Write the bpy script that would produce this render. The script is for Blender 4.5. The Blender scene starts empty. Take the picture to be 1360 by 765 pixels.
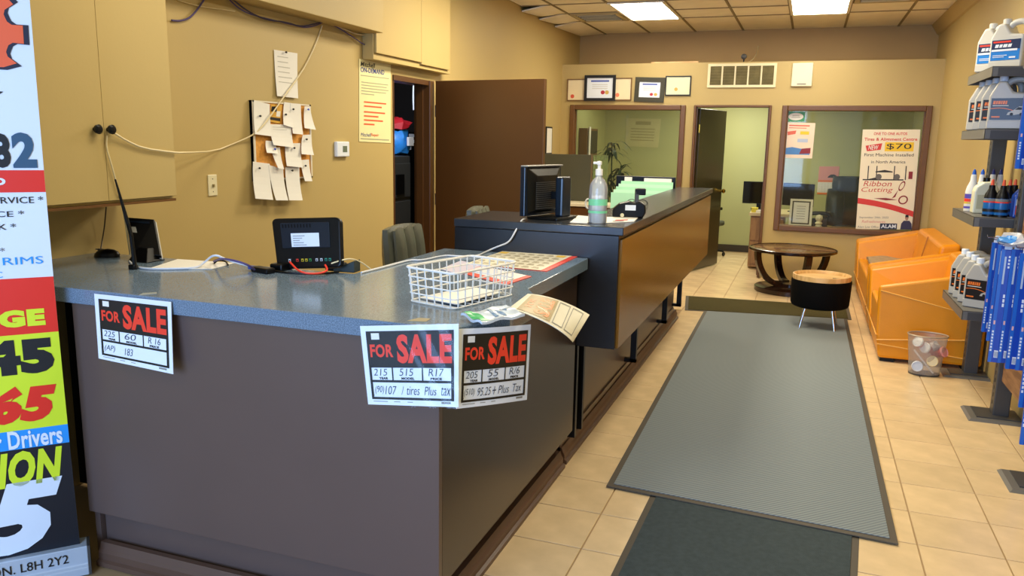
import bpy, bmesh, math, random
from mathutils import Vector, Matrix
random.seed(7)
S = bpy.context.scene
COL = S.collection
# ------------------------------------------------------------------ camera (image taken as 1360x765)
F_PX, YAW, PITCH, ROLL, CAM_H = 1059.9, 0.349298, 0.183489, 0.018443, 1.62
def _axes():
    cy, sy, cp, sp = math.cos(YAW), math.sin(YAW), math.cos(PITCH), math.sin(PITCH)
    f = Vector((-sy*cp, cy*cp, -sp)); r = Vector((cy, sy, 0)); u = r.cross(f)
    cr, sr = math.cos(ROLL), math.sin(ROLL)
    return cr*r+sr*u, -sr*r+cr*u, f
CR, CU, CF = _axes()
CAMP = Vector((0, 0, CAM_H))
cam = bpy.data.cameras.new('camera'); cam.sensor_width = 36; cam.lens = F_PX/1360*36; cam.clip_start = .02
co = bpy.data.objects.new('camera', cam); COL.objects.link(co)
co.matrix_world = Matrix.Translation(CAMP) @ Matrix((CR, CU, -CF)).transposed().to_4x4()
S.camera = co
def ray(x, y): return CF+(x-680)/F_PX*CR-(y-382.5)/F_PX*CU
def at(x, y, ax, v):                       # the point of the plane axis=v seen at pixel x, y
    d = ray(x, y); return CAMP+d*((v-CAMP[ax])/d[ax])
# ------------------------------------------------------------------ world, lamps, exposure
def lin(h):
    h = h.lstrip('#'); o = []
    for i in (0, 2, 4):
        c = int(h[i:i+2], 16)/255; o.append(c/12.92 if c <= .04045 else ((c+.055)/1.055)**2.4)
    return (*o, 1)
W = bpy.data.worlds.new('world'); S.world = W; W.use_nodes = True
W.node_tree.nodes['Background'].inputs[0].default_value = lin('#b9d2f2'); W.node_tree.nodes['Background'].inputs[1].default_value = 1.0
def area(name, loc, target, sx, sy, power, color):
    l = bpy.data.lights.new(name, 'AREA'); l.shape = 'RECTANGLE'; l.size = sx; l.size_y = sy; l.energy = power; l.color = color[:3]
    o = bpy.data.objects.new(name, l); COL.objects.link(o); o.location = loc
    o.rotation_euler = (Vector(target)-Vector(loc)).to_track_quat('-Z', 'Y').to_euler(); return o
DAY = lin('#98c2ff'); WARM = lin('#fff2d6'); GREENISH = lin('#fffce6')
area('daylight_shopfront', (-1.45, -2.5, 1.6), (-1.45, 3, 1.0), 2.6, 2.2, 165, DAY)
for lx, ly, pw in ((-1.82, 6.1, 52), (.02, 6.1, 40), (-1.82, 3.0, 17), (.02, 3.0, 24), (-1.82, -.2, 6), (.02, -.2, 6)):
    area('ceiling_lamp', (lx, ly, 3.0), (lx, ly, 0), .56, 1.16, pw, WARM)
area('office_lamp', (-.95, 11.5, 2.40), (-.95, 11.5, 0), .6, .6, 30, GREENISH)
area('office_lamp', (-2.5, 11.2, 2.40), (-2.5, 11.2, 0), .5, .5, 3, GREENISH)
LIGHT_PANEL = 10.5
S.view_settings.view_transform = 'Standard'; S.view_settings.look = 'None'; S.view_settings.gamma = 1
S.view_settings.exposure = 0.66; S.view_settings.use_curve_mapping = False
# ------------------------------------------------------------------ materials
MATS = {}
def mat(name, col, rough=.5, metal=0, var=.05, scale=6, bump=0, bscale=150, spec=.5, emit=0, coat=0, rnd=0, sheen=0):
    if name in MATS: return MATS[name]
    m = bpy.data.materials.new(name); m.use_nodes = True; nt = m.node_tree; N = nt.nodes; L = nt.links
    p = N['Principled BSDF']; c = lin(col) if isinstance(col, str) else col
    p.inputs['Roughness'].default_value = rough; p.inputs['Metallic'].default_value = metal
    p.inputs['Specular IOR Level'].default_value = spec; p.inputs['Coat Weight'].default_value = coat
    p.inputs['Sheen Weight'].default_value = sheen
    tc = N.new('ShaderNodeTexCoord'); nz = N.new('ShaderNodeTexNoise'); nz.inputs['Scale'].default_value = scale; nz.inputs['Detail'].default_value = 4
    L.new(tc.outputs['Object'], nz.inputs['Vector'])
    mx = N.new('ShaderNodeMix'); mx.data_type = 'RGBA'
    mx.inputs[6].default_value = tuple(max(0, v*(1-var*1.6)) for v in c[:3])+(1,); mx.inputs[7].default_value = tuple(v*(1+var*1.6) for v in c[:3])+(1,)
    L.new(nz.outputs[0], mx.inputs[0]); out = mx.outputs[2]
    if rnd:
        oi = N.new('ShaderNodeObjectInfo'); mr = N.new('ShaderNodeMapRange'); mr.inputs[3].default_value = 1-rnd; mr.inputs[4].default_value = 1+rnd
        L.new(oi.outputs['Random'], mr.inputs[0]); h = N.new('ShaderNodeHueSaturation'); L.new(mr.outputs[0], h.inputs['Value']); L.new(out, h.inputs['Color']); out = h.outputs[0]
    L.new(out, p.inputs['Base Color'])
    if bump:
        n2 = N.new('ShaderNodeTexNoise'); n2.inputs['Scale'].default_value = bscale; L.new(tc.outputs['Object'], n2.inputs['Vector'])
        b = N.new('ShaderNodeBump'); b.inputs['Strength'].default_value = bump; b.inputs['Distance'].default_value = .01
        L.new(n2.outputs[0], b.inputs['Height']); L.new(b.outputs[0], p.inputs['Normal'])
    if emit: p.inputs['Emission Color'].default_value = c; p.inputs['Emission Strength'].default_value = emit
    MATS[name] = m; return m
def ramp2(name, c1, c2, scale, rough, detail=2, stretch=None, bump=0, thr=(.4, .6), spec=.5, kind='noise'):
    """two colours mixed by a stretched noise or a wave: grain, speckle, ribs"""
    if name in MATS: return MATS[name]
    m = mat(name, c1, rough, spec=spec); nt = m.node_tree; N = nt.nodes; L = nt.links; p = N['Principled BSDF']
    tc = N.new('ShaderNodeTexCoord'); mp = N.new('ShaderNodeMapping'); L.new(tc.outputs['Object'], mp.inputs[0])
    if stretch: mp.inputs['Scale'].default_value = stretch[:3]
    if stretch and len(stretch) > 3: mp.inputs['Rotation'].default_value = (0, 0, stretch[3])
    if kind == 'noise':
        t = N.new('ShaderNodeTexNoise'); t.inputs['Detail'].default_value = detail
    else:
        t = N.new('ShaderNodeTexWave'); t.inputs['Distortion'].default_value = .4
    t.inputs['Scale'].default_value = scale; L.new(mp.outputs[0], t.inputs['Vector'])
    r = N.new('ShaderNodeValToRGB'); r.color_ramp.elements[0].position = thr[0]; r.color_ramp.elements[1].position = thr[1]
    r.color_ramp.elements[0].color = lin(c1); r.color_ramp.elements[1].color = lin(c2)
    L.new(t.outputs[0] if kind == 'noise' else t.outputs['Fac'], r.inputs[0]); L.new(r.outputs[0], p.inputs['Base Color'])
    if bump:
        b = N.new('ShaderNodeBump'); b.inputs['Strength'].default_value = bump; b.inputs['Distance'].default_value = .004
        L.new(t.outputs[0] if kind == 'noise' else t.outputs['Fac'], b.inputs['Height']); L.new(b.outputs[0], p.inputs['Normal'])
    return m
def clear(name, tint, amount, rough=.03, gloss=1.0, milky=False):
    """thin clear sheet or plastic: transparent mixed with a gloss by the Fresnel angle; amount = extra veil"""
    if name in MATS: return MATS[name]
    m = bpy.data.materials.new(name); m.use_nodes = True; nt = m.node_tree; N = nt.nodes; L = nt.links; N.clear()
    o = N.new('ShaderNodeOutputMaterial'); tr = N.new('ShaderNodeBsdfTransparent'); tr.inputs[0].default_value = lin(tint)
    g = N.new('ShaderNodeBsdfGlossy'); g.inputs['Roughness'].default_value = rough
    d = N.new('ShaderNodeBsdfTranslucent' if milky else 'ShaderNodeBsdfDiffuse'); d.inputs[0].default_value = lin(tint)
    fr = N.new('ShaderNodeFresnel'); fr.inputs[0].default_value = 1.45
    a = N.new('ShaderNodeMixShader'); a.inputs[0].default_value = amount; L.new(tr.outputs[0], a.inputs[1]); L.new(d.outputs[0], a.inputs[2])
    b = N.new('ShaderNodeMixShader'); mm = N.new('ShaderNodeMath'); mm.operation = 'MULTIPLY'; mm.inputs[1].default_value = gloss; L.new(fr.outputs[0], mm.inputs[0]); L.new(mm.outputs[0], b.inputs[0]); L.new(a.outputs[0], b.inputs[1]); L.new(g.outputs[0], b.inputs[2])
    L.new(b.outputs[0], o.inputs[0]); MATS[name] = m; return m
def wire_mesh(name, col, open_):
    """fine woven wire: a lattice far finer than a pixel, part open, part metal"""
    m = bpy.data.materials.new(name); m.use_nodes = True; nt = m.node_tree; N = nt.nodes; L = nt.links
    p = N['Principled BSDF']; p.inputs['Base Color'].default_value = lin(col); p.inputs['Roughness'].default_value = .4; p.inputs['Metallic'].default_value = .3
    ck = N.new('ShaderNodeTexNoise'); ck.inputs['Scale'].default_value = 900
    tc = N.new('ShaderNodeTexCoord'); L.new(tc.outputs['Object'], ck.inputs['Vector'])
    mr = N.new('ShaderNodeMapRange'); mr.inputs[1].default_value = .2; mr.inputs[2].default_value = .8; mr.inputs[3].default_value = 1-open_-.15; mr.inputs[4].default_value = 1-open_+.15
    L.new(ck.outputs[0], mr.inputs[0]); L.new(mr.outputs[0], p.inputs['Alpha']); MATS[name] = m; return m
P = {}
def pal():
    P['wall'] = mat('wall_paint', '#bca468', .55, var=.025, scale=1.6, bump=.03, bscale=60)
    P['upper'] = mat('upper_wall_shaded', '#b8965a', .6, var=.06, scale=2)  # same paint as the other walls, its shade put into a darker tan
    P['office'] = mat('office_wall_paint', '#b1b27a', .6, var=.04, scale=1.2)
    P['trimbrown'] = mat('brown_trim_paint', '#6a4620', .4, var=.08, scale=9)
    P['doorbrown'] = mat('brown_door_paint', '#553513', .36, var=.06, scale=3)
    P['grout'] = mat('grout', '#a88c63', .8)
    P['tile'] = mat('floor_tile', '#dcc194', .26, var=.14, scale=7, rnd=.05)
    P['ceil'] = mat('ceiling_tile', '#f8efd6', .85, var=.07, scale=5, bump=.25, bscale=120, rnd=.05)
    P['grid'] = mat('ceiling_grid', '#8a7a52', .6)
    P['counter'] = ramp2('counter_laminate', '#5a6b7b', '#7a8ea1', 260, .15, thr=(.35, .65))
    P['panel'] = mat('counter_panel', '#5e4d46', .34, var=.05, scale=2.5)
    P['hpanel'] = mat('high_panel', '#80580c', .22, var=.06, scale=2.5)  # golden tone: the warm floor's reflection is put into the colour
    P['htop'] = mat('high_countertop', '#2a2e34', .2, var=.08, scale=30)
    P['black'] = mat('black_plastic', '#050607', .35, spec=.3)
    P['bluishblack'] = mat('blue_black_plastic', '#0b1a28', .28)
    P['white'] = mat('white_paper', '#e9e6dc', .6, var=.02)
    P['signwhite'] = mat('sign_white', '#e6ecf2', .4, var=.02)
    P['ink'] = mat('black_ink', '#08080a', .5)
    P['penink'] = mat('pen_ink', '#26344c', .6)
    P['red'] = mat('sign_red', '#f03a22', .5, var=.03)
    P['greyink'] = mat('grey_print', '#85847c', .6)
    P['cream'] = mat('cream_plastic', '#e4dcb8', .4)
    P['chrome'] = mat('chrome', '#d8d8d8', .12, 1)
    P['steel'] = mat('rack_grey', '#4c4b49', .4, .3)
    P['shelfgrey'] = mat('shelf_grey', '#6e6b64', .42, .2)
    P['leather'] = mat('orange_leather', '#e08e04', .34, var=.07, scale=5, bump=.08, bscale=90)
    P['blackleather'] = mat('black_leather', '#54564a', .42, bump=.12, bscale=80)
    P['darkwood'] = ramp2('dark_wood', '#1c0f09', '#2f1a11', 6, .2, stretch=(1, 6, 1))
    P['wood'] = ramp2('light_wood', '#c89f63', '#dcb67c', 5, .4, stretch=(1, 9, 1))
    P['deskwood'] = ramp2('desk_wood', '#8d6638', '#a57b49', 5, .4, stretch=(6, 6, 1))
    P['blue'] = mat('blue_pack', '#0e43b0', .35, var=.06)
    P['jug'] = mat('jug_grey', '#b5b2a8', .38, var=.03)
    P['glass'] = clear('window_glass', '#f7f8f1', .012, .03, .6)
    P['cord'] = mat('cream_cord', '#e0cfa0', .5)
    P['whitecord'] = mat('white_cord', '#d9dcdf', .45)
    P['purple'] = mat('purple_cable', '#514678', .5)
    P['mat'] = ramp2('ribbed_mat', '#6c757a', '#878f8f', 18, .85, stretch=(1, 1, 1, .8), kind='wave', thr=(.0, 1), bump=.3, spec=.2)
    P['matedge'] = mat('mat_rubber', '#4d4538', .7)
    P['mat2'] = mat('dark_carpet', '#434c4e', .95, var=.18, scale=40, bump=.5, bscale=300, spec=.1)
    P['mat3'] = mat('olive_carpet', '#4a4428', .95, var=.12, scale=40, bump=.5, bscale=300, spec=.1)
    P['gold'] = mat('brass', '#c9a23c', .25, 1)
pal()
# ------------------------------------------------------------------ mesh builder
INV = {}
STUFFY = {'handwriting', 'table_rows', 'red_heading', 'white_lettering', 'date_grid', 'small_print', 'fine_print', 'print_line', 'barcode', 'dark_print', 'white_print', 'orange_print', 'vent_grille', 'grey_print', 'faint_writing'}
TXT = {}
def glyphs(s, bold=0, shear=0):
    k = (s, bold, shear)
    if k not in TXT:
        cu = bpy.data.curves.new('t', 'FONT'); cu.body = s; cu.offset = bold; cu.shear = shear; cu.resolution_u = 3; cu.space_character = 1+bold*1.5
        o = bpy.data.objects.new('t', cu); COL.objects.link(o)
        me = bpy.data.meshes.new_from_object(o.evaluated_get(bpy.context.evaluated_depsgraph_get()))
        v = [tuple(q.co[:2]) for q in me.vertices]; f = [tuple(q.vertices) for q in me.polygons]
        bpy.data.objects.remove(o); bpy.data.curves.remove(cu); bpy.data.meshes.remove(me)
        x0 = min(q[0] for q in v); x1 = max(q[0] for q in v); y0 = min(q[1] for q in v); y1 = max(q[1] for q in v)
        TXT[k] = ([((x-x0)/(x1-x0), (y-y0)/max(1e-6, y1-y0)) for x, y in v], f)
    return TXT[k]
class MB:
    def __init__(s): s.v = []; s.f = []
    def add(s, vs, fs, M=None):
        b = len(s.v); s.v += [(M @ Vector(q)) if M else Vector(q) for q in vs]; s.f += [tuple(i+b for i in q) for q in fs]; return s
    def box(s, x0, x1, y0, y1, z0, z1, M=None):
        return s.add([(x0,y0,z0),(x1,y0,z0),(x1,y1,z0),(x0,y1,z0),(x0,y0,z1),(x1,y0,z1),(x1,y1,z1),(x0,y1,z1)],
                     [(3,2,1,0),(4,5,6,7),(0,1,5,4),(1,2,6,5),(2,3,7,6),(3,0,4,7)], M)
    def hexa(s, lo, hi):                    # eight free corners: lower four, upper four, same order
        return s.add(list(lo)+list(hi), [(3,2,1,0),(4,5,6,7),(0,1,5,4),(1,2,6,5),(2,3,7,6),(3,0,4,7)])
    def prism(s, pts, d, M=None):           # polygon in local xy, extruded 0..d in z
        n = len(pts)
        return s.add([(x,y,0) for x,y in pts]+[(x,y,d) for x,y in pts], [tuple(range(n))[::-1], tuple(range(n,2*n))]+[(i,(i+1)%n,n+(i+1)%n,n+i) for i in range(n)], M)
    def poly(s, pts): return s.add(pts, [tuple(range(len(pts)))])
    def lathe(s, prof, n=20, o=(0,0,0), sx=1, sy=1, M=None, cap=True):
        vs = []; fs = []; m = len(prof)
        for r, z in prof:
            for i in range(n):
                a = 2*math.pi*i/n; vs.append((o[0]+r*sx*math.cos(a), o[1]+r*sy*math.sin(a), o[2]+z))
        for j in range(m-1):
            for i in range(n): k = (i+1)%n; fs.append((j*n+i, j*n+k, (j+1)*n+k, (j+1)*n+i))
        if cap: fs += [tuple(range(n))[::-1], tuple(range((m-1)*n, m*n))]
        return s.add(vs, fs, M)
    def tube(s, pts, r, n=8, smooth=0, M=None):
        pts = [Vector(p) for p in pts]
        for _ in range(smooth):
            q = [pts[0]]
            for a, b in zip(pts, pts[1:]): q += [a*.75+b*.25, a*.25+b*.75]
            pts = q+[pts[-1]]
        R = r if isinstance(r, (list, tuple)) else [r]*len(pts)
        if len(R) != len(pts): R = [R[0]+(R[-1]-R[0])*i/(len(pts)-1) for i in range(len(pts))]
        vs = []; fs = []; up = None
        for i, p in enumerate(pts):
            t = (pts[min(i+1, len(pts)-1)]-pts[max(i-1, 0)]).normalized()
            if up is None: up = t.orthogonal().normalized()
            up = (up-t*up.dot(t)); up = up.normalized() if up.length > 1e-6 else t.orthogonal().normalized(); w = t.cross(up)
            for k in range(n):
                a = 2*math.pi*k/n; vs.append(p+(up*math.cos(a)+w*math.sin(a))*R[i])
        for i in range(len(pts)-1):
            for k in range(n): l = (k+1)%n; fs.append((i*n+k, i*n+l, (i+1)*n+l, (i+1)*n+k))
        fs += [tuple(range(n))[::-1], tuple(range((len(pts)-1)*n, len(pts)*n))]
        return s.add(vs, fs, M)
    def text(s, t, x, y, w, h, fn, bold=0, shear=0, d=.0012):
        v, f = glyphs(t, bold, shear); return s.add([fn(x+a*w, y+b*h, d) for a, b in v], f)
    def rect(s, x, y, w, h, fn, d=.0008, nx=1, ny=1):
        vs = [fn(x+w*i/nx, y+h*j/ny, d) for j in range(ny+1) for i in range(nx+1)]; k = nx+1
        return s.add(vs, [(j*k+i, j*k+i+1, (j+1)*k+i+1, (j+1)*k+i) for j in range(ny) for i in range(nx)])
    def shape(s, pts, fn, d=.001): return s.add([fn(x, y, d) for x, y in pts], [tuple(range(len(pts)))])
    def sheet(s, fn, th=.0015, nx=1, ny=1):  # a unit-square sheet with thickness through fn(u,v,d)
        k = nx+1; n = k*(ny+1)
        vs = [fn(i/nx, j/ny, 0) for j in range(ny+1) for i in range(nx+1)]+[fn(i/nx, j/ny, -th) for j in range(ny+1) for i in range(nx+1)]
        fs = []
        for j in range(ny):
            for i in range(nx):
                a = j*k+i; q = (a, a+1, a+k+1, a+k); fs += [q, tuple(n+x for x in q[::-1])]
        rim = [i for i in range(nx+1)]+[j*k+nx for j in range(1, ny+1)]+[ny*k+i for i in range(nx-1, -1, -1)]+[j*k for j in range(ny-1, 0, -1)]
        fs += [(b, a, n+a, n+b) for a, b in zip(rim, rim[1:]+rim[:1])]
        return s.add(vs, fs)
    def build(s, name, m, parent=None, bevel=0, seg=2, smooth=False, world=False, stuff=False, kind=None):
        me = bpy.data.meshes.new(name); vs = s.v
        if world and parent is not None: I = INV[parent.name]; vs = [I @ q for q in vs]
        me.from_pydata([tuple(q) for q in vs], [], s.f); me.update()
        bm = bmesh.new(); bm.from_mesh(me); bmesh.ops.recalc_face_normals(bm, faces=bm.faces); bm.to_mesh(me); bm.free()
        o = bpy.data.objects.new(name, me); COL.objects.link(o)
        if m is not None: me.materials.append(m)
        if smooth:
            for q in me.polygons: q.use_smooth = True
            if isinstance(smooth, float) or smooth is True:
                try: me.set_sharp_from_angle(angle=math.radians(40))
                except Exception: pass
        if bevel:
            b = o.modifiers.new('bevel', 'BEVEL'); b.width = bevel; b.segments = seg; b.limit_method = 'ANGLE'; b.angle_limit = .6
        if parent is not None: o.parent = parent; INV[o.name] = INV[parent.name]
        else: INV[o.name] = Matrix()
        if stuff or name in STUFFY: o['kind'] = 'stuff'
        if kind: o['kind'] = kind
        return o
def tag(o, label, cat, group=None):
    o['label'] = label; o['category'] = cat
    if group: o['group'] = group
    return o
def thing(name, label, cat, loc=(0,0,0), rz=0, group=None):
    o = bpy.data.objects.new(name, None); COL.objects.link(o); o.location = loc; o.rotation_euler = (0,0,rz); o.empty_display_size = .1
    INV[o.name] = (Matrix.Translation(Vector(loc)) @ Matrix.Rotation(rz, 4, 'Z')).inverted()
    return tag(o, label, cat, group)
def dup(root, loc, rz=None, label=None, scale=None):
    def cp(o, par):
        c = o.copy(); COL.objects.link(c)
        if par: c.parent = par
        for ch in list(o.children): cp(ch, c)
        return c
    r = cp(root, None); r.location = loc
    if rz is not None: r.rotation_euler[2] = rz
    if scale: r.scale = scale
    if label: r['label'] = label
    return r
def struct(o, label=None):
    o['kind'] = 'structure'
    if label: o['label'] = label
    return o
def frame(O, U, V):                          # flat drawing plane: u, v in metres, d = lift along the normal
    O, U, V = Vector(O), Vector(U).normalized(), Vector(V).normalized(); N = U.cross(V)
    fn = lambda u, v, d=0: O+U*u+V*v+N*d
    def uv(x, y):
        d = ray(x, y); p = CAMP+d*((O-CAMP).dot(N)/d.dot(N))-O; return p.dot(U), p.dot(V)
    fn.uv = uv; fn.N = N
    def prect(x0, y0, x1, y1):               # rectangle between two pixels read off the photograph
        a = uv(x0, y1); b = uv(x1, y0); return a[0], a[1], b[0]-a[0], b[1]-a[1]
    fn.pr = prect
    return fn
def bil(a, b, c, d):                         # patch over four corners: lower-left, lower-right, upper-right, upper-left
    a, b, c, d = map(Vector, (a, b, c, d)); N = (b-a).cross(d-a).normalized()
    return lambda u, v, e=0: (a*(1-u)+b*u)*(1-v)+(d*(1-u)+c*u)*v+N*e
def px(fn, w, h): return lambda u, v, d=0: fn(u*w, v*h, d)
B = MB
# ================================================================== THE SETTING
XL, XR, YP, YU, YO, ZC, YF = -3.08, 1.33, 10.2, 11.0, 12.6, 3.05, -2.2; ZW = 3.18
fl = struct(B().box(XL-2.6, XR+.1, YF, YO+.1, -.08, -.006).build('floor', P['grout']), 'beige ceramic tile floor with darker grout')
tm = None; n = 0
for ci, gx in enumerate([-1.38+.322*k for k in range(9)]):
    for k in range(-5, 35):
        y0 = 2.908+.328*k+(.232 if gx > .2 else 0); x0, x1, y1 = gx, gx+.316, y0+.322
        if y1 > YO or x0 > XR: continue
        if x0 < -1.2 and not (7.5 < y0): continue
        if y1 > YP and not (-1.45 < x0 < .35): continue
        if tm is None:
            o = B().box(0, .316, 0, .322, -.006, 0).build('tile', P['tile'], fl, bevel=.0015, seg=1); tm = o
        else:
            o = tm.copy(); COL.objects.link(o)
        o.location = (x0, y0, 0); n += 1
def wall(name, boxes, m, label, bevel=0):
    b = B()
    for q in boxes: b.box(*q)
    return struct(b.build(name, m, bevel=bevel), label)
DY0, DY1 = 5.66, 6.36
wl = wall('wall_left', [(XL-.12, XL, YF, DY0, 0, ZW), (XL-.12, XL, DY1, YO+.1, 0, ZW), (XL-.12, XL, DY0, DY1, 2.1, ZW)], P['wall'], 'long tan left wall with the corkboard and the garage doorway')
wall('wall_right', [(XR, XR+.12, YF, YO+.1, 0, ZW)], P['wall'], 'tan right wall behind the product rack and armchairs')
W1 = (-2.955, -1.475, .6, 2.08); W2 = (-.345, 1.25, .6, 2.08); DR = (-1.365, -.475, 2.07)
wall('wall_partition', [(XL, W1[0], YP, YP+.1, 0, 2.585), (W1[0], W1[1], YP, YP+.1, 0, W1[2]), (W1[0], W1[1], YP, YP+.1, W1[3], 2.585),
     (W1[1], DR[0], YP, YP+.1, 0, 2.585), (DR[0], DR[1], YP, YP+.1, DR[2], 2.585), (DR[1], W2[0], YP, YP+.1, 0, 2.585),
     (W2[0], W2[1], YP, YP+.1, 0, W2[2]), (W2[0], W2[1], YP, YP+.1, W2[3], 2.585), (W2[1], XR, YP, YP+.1, 0, 2.585)], P['wall'], 'tan office partition with two windows and a doorway')
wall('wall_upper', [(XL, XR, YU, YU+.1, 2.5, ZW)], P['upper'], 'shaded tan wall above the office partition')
wall('wall_office', [(XL, XR, YO, YO+.1, 0, 2.5)], P['office'], 'yellow-green back wall of the office')
wall('wall_office_left', [(XL, XL+.012, YP+.1, YO, 0, 2.5)], P['office'], 'yellow-green left wall inside the office')
wall('wall_office_right', [(XR-.012, XR, YP+.1, YO, 0, 2.5)], P['office'], 'yellow-green right wall inside the office')
wall('ceiling_office', [(XL, XR, YP+.1, YO, 2.45, 2.5), (XL, XR, YP+.1, YU, 2.5, 2.585)], P['wall'], 'lower ceiling over the office, a dark ledge on top')
wall('wall_front', [(XL, XR, YF-.12, YF, 0, .45), (XL, XR, YF-.12, YF, 2.75, ZC), (XL, -2.95, YF-.12, YF, .45, 2.75), (-.05, .05, YF-.12, YF, .45, 2.75), (1.2, XR, YF-.12, YF, .45, 2.75)], P['wall'], 'shopfront wall behind the camera with wide windows')
wall('baseboard_office', [(XL, XR, YO-.015, YO, 0, .1)], mat('dark_base', '#3b3222', .5), 'dark baseboard of the office back wall')
# ceiling: grid, panels, lamps
ce = struct(B().box(XL, XR, YF, YU, ZC+.03, ZC+.09).build('ceiling', P['grid']), 'suspended ceiling of cream fibre panels')
gx = [-3.08, -2.72, -2.12, -1.52, -.92, -.32, .28, .88, 1.33]; gy = [7.34, 8.56, 9.78, 11.0]
tb = B()
for x in gx[1:-1]: tb.box(x-.012, x+.012, 7.3, YU, ZC-.004, ZC+.03)
for y in gy[:-1]+[9.17]: tb.box(XL, XR, y-.012, y+.012, ZC-.003, ZC+.03)
tb.build('grid_bar', P['grid'], ce)
def panel(x0, x1, y0, y1, sag=0.0, tilt=0.0):
    nx = ny = 3; vs = []; fs = []
    for zz in (0, .014):
        for j in range(ny+1):
            for i in range(nx+1):
                u, v = i/nx, j/ny; z = ZC+.004-sag*16*u*(1-u)*v*(1-v)*(.7+.3*u)-tilt*(1-u)*(1-v*.6)+zz
                vs.append((x0+.013+(x1-x0-.026)*u, y0+.013+(y1-y0-.026)*v, z))
    k = nx+1; n = k*k
    for j in range(ny):
        for i in range(nx):
            a = j*k+i; q = (a, a+1, a+k+1, a+k); fs += [q[::-1], tuple(n+t for t in q)]
    rim = list(range(k))+[j*k+nx for j in range(1, k)]+[ny*k+i for i in range(nx-1, -1, -1)]+[j*k for j in range(ny-1, 0, -1)]
    fs += [(a, b, n+b, n+a) for a, b in zip(rim, rim[1:]+rim[:1])]
    return B().add(vs, fs).build('ceiling_panel', P['ceil'], ce, smooth=True)
for i in range(8):
    for j in range(3):
        if (i == 2 or i == 5) and j == 1: continue
        ys = [(gy[j], gy[j+1])] if j == 2 else [(gy[j], (gy[j]+gy[j+1])/2), ((gy[j]+gy[j+1])/2, gy[j+1])]
        for a, b in ys:
            if i == 1 and j == 1 and b > 9.5: continue
            if i == 6 and j == 1 and b < 9.5: continue
            panel(gx[i], gx[i+1], a, b, {0: .05, 1: .03}.get(i, .006 if j == 2 else .002) if j else 0, {0: .06}.get(i, 0) if j else 0)
def light_fix(i, label):
    t = thing('ceiling_light', label, 'light', (gx[i]+.3, 9.17, ZC-.006))
    f = B(); w, l = .3, .61
    for q in [(-w, w, -l, -l+.03), (-w, w, l-.03, l), (-w, -w+.03, -l+.03, l-.03), (w-.03, w, -l+.03, l-.03)]: f.box(*q, -.008, .02)
    f.build('frame', mat('lamp_frame', '#e9e3cd', .5), t)
    B().box(-w+.03, w-.03, -l+.03, l-.03, 0, .012).build('diffuser', mat('lamp_diffuser', '#fff6e2', .5, emit=LIGHT_PANEL, var=0), t)
light_fix(2, 'bright fluorescent ceiling panel left of centre, beside the air vent')
light_fix(5, 'bright fluorescent ceiling panel above the right office window')
def vent(label, cx, cy, w, l, z, slats):
    t = thing('ceiling_vent', label, 'vent', (cx, cy, z))
    f = B()
    for q in [(-w, w, -l, -l+.05), (-w, w, l-.05, l), (-w, -w+.05, -l+.05, l-.05), (w-.05, w, -l+.05, l-.05)]: f.box(*q, -.012, .006)
    f.build('frame', mat('vent_frame', '#b8a878', .5), t, bevel=.004)
    B().box(-w+.05, w-.05, -l+.05, l-.05, .01, .02).build('duct_opening', P['black'], t)
    for k in range(slats):
        y = -l+.09+(2*l-.18)*k/(slats-1)
        B().box(-w+.06, w-.06, -.02, .02, -.003, .003, Matrix.Translation((0, y, 0)) @ Matrix.Rotation(.7, 4, 'X')).build('slat', P['cream'], t)
vent('square air vent with open dark slats in the sagging ceiling by the left lamp', -2.42, 9.47, .28, .29, ZC-.004, 5)
vent('ceiling air vent to the right of the right-hand lamp, at the upper picture edge', .58, 8.86, .28, .27, ZC-.004, 6)
struct(B().hexa([(XR-.02, 6.5, ZC-.11), (XR, 6.5, ZC-.12), (XR, YU, ZC-.12), (XR-.02, YU, ZC-.11)], [(XR-.09, 6.5, ZC), (XR, 6.5, ZC), (XR, YU, ZC), (XR-.09, YU, ZC)]).build('trim_1', P['wall']), 'slanted tan trim along the right wall at the ceiling')
# soffit and window / door trim
struct(B().box(XL, -2.91, 1.0, 5.22, at(494, 40, 0, -2.91).z, ZC).build('trim_2', P['wall'], bevel=.004), 'boxed tan soffit high on the left wall')
def casing(name, x0, x1, z0, z1, w, m, label, y=YP, bottom=True):
    t = struct(B().box(x0, x0+w, y-.03, y+.11, z0, z1).build(name, m, bevel=.008), label)
    B().box(x1-w, x1, y-.03, y+.11, z0, z1).build('jamb', m, t, bevel=.008)
    B().box(x0+w, x1-w, y-.03, y+.11, z1-w, z1).build('head', m, t, bevel=.008)
    if bottom: B().box(x0+w, x1-w, y-.04, y+.11, z0, z0+w).build('sill', m, t, bevel=.008)
    for k, (a, b_) in enumerate([(x0+w, x0+w+.012), (x1-w-.012, x1-w)]): B().box(a, b_, y+.02, y+.07, z0+w, z1-w).build('bead', P['trimbrown'], t)
    return t
t = casing('window_1', *W1, .062, P['trimbrown'], 'left office window in a brown wooden frame')
B().box(W1[0]+.06, W1[1]-.06, YP+.04, YP+.046, W1[2]+.06, W1[3]-.06).build('pane', P['glass'], t)
t = casing('window_2', *W2, .062, P['trimbrown'], 'right office window in a brown wooden frame with posters')
B().box(W2[0]+.06, W2[1]-.06, YP+.04, YP+.046, W2[2]+.06, W2[3]-.06).build('pane', P['glass'], t)
casing('trim_3', DR[0]-.01, DR[1]+.01, 0, DR[2]+.012, .028, P['trimbrown'], 'thin brown frame of the office doorway', bottom=False)
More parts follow.
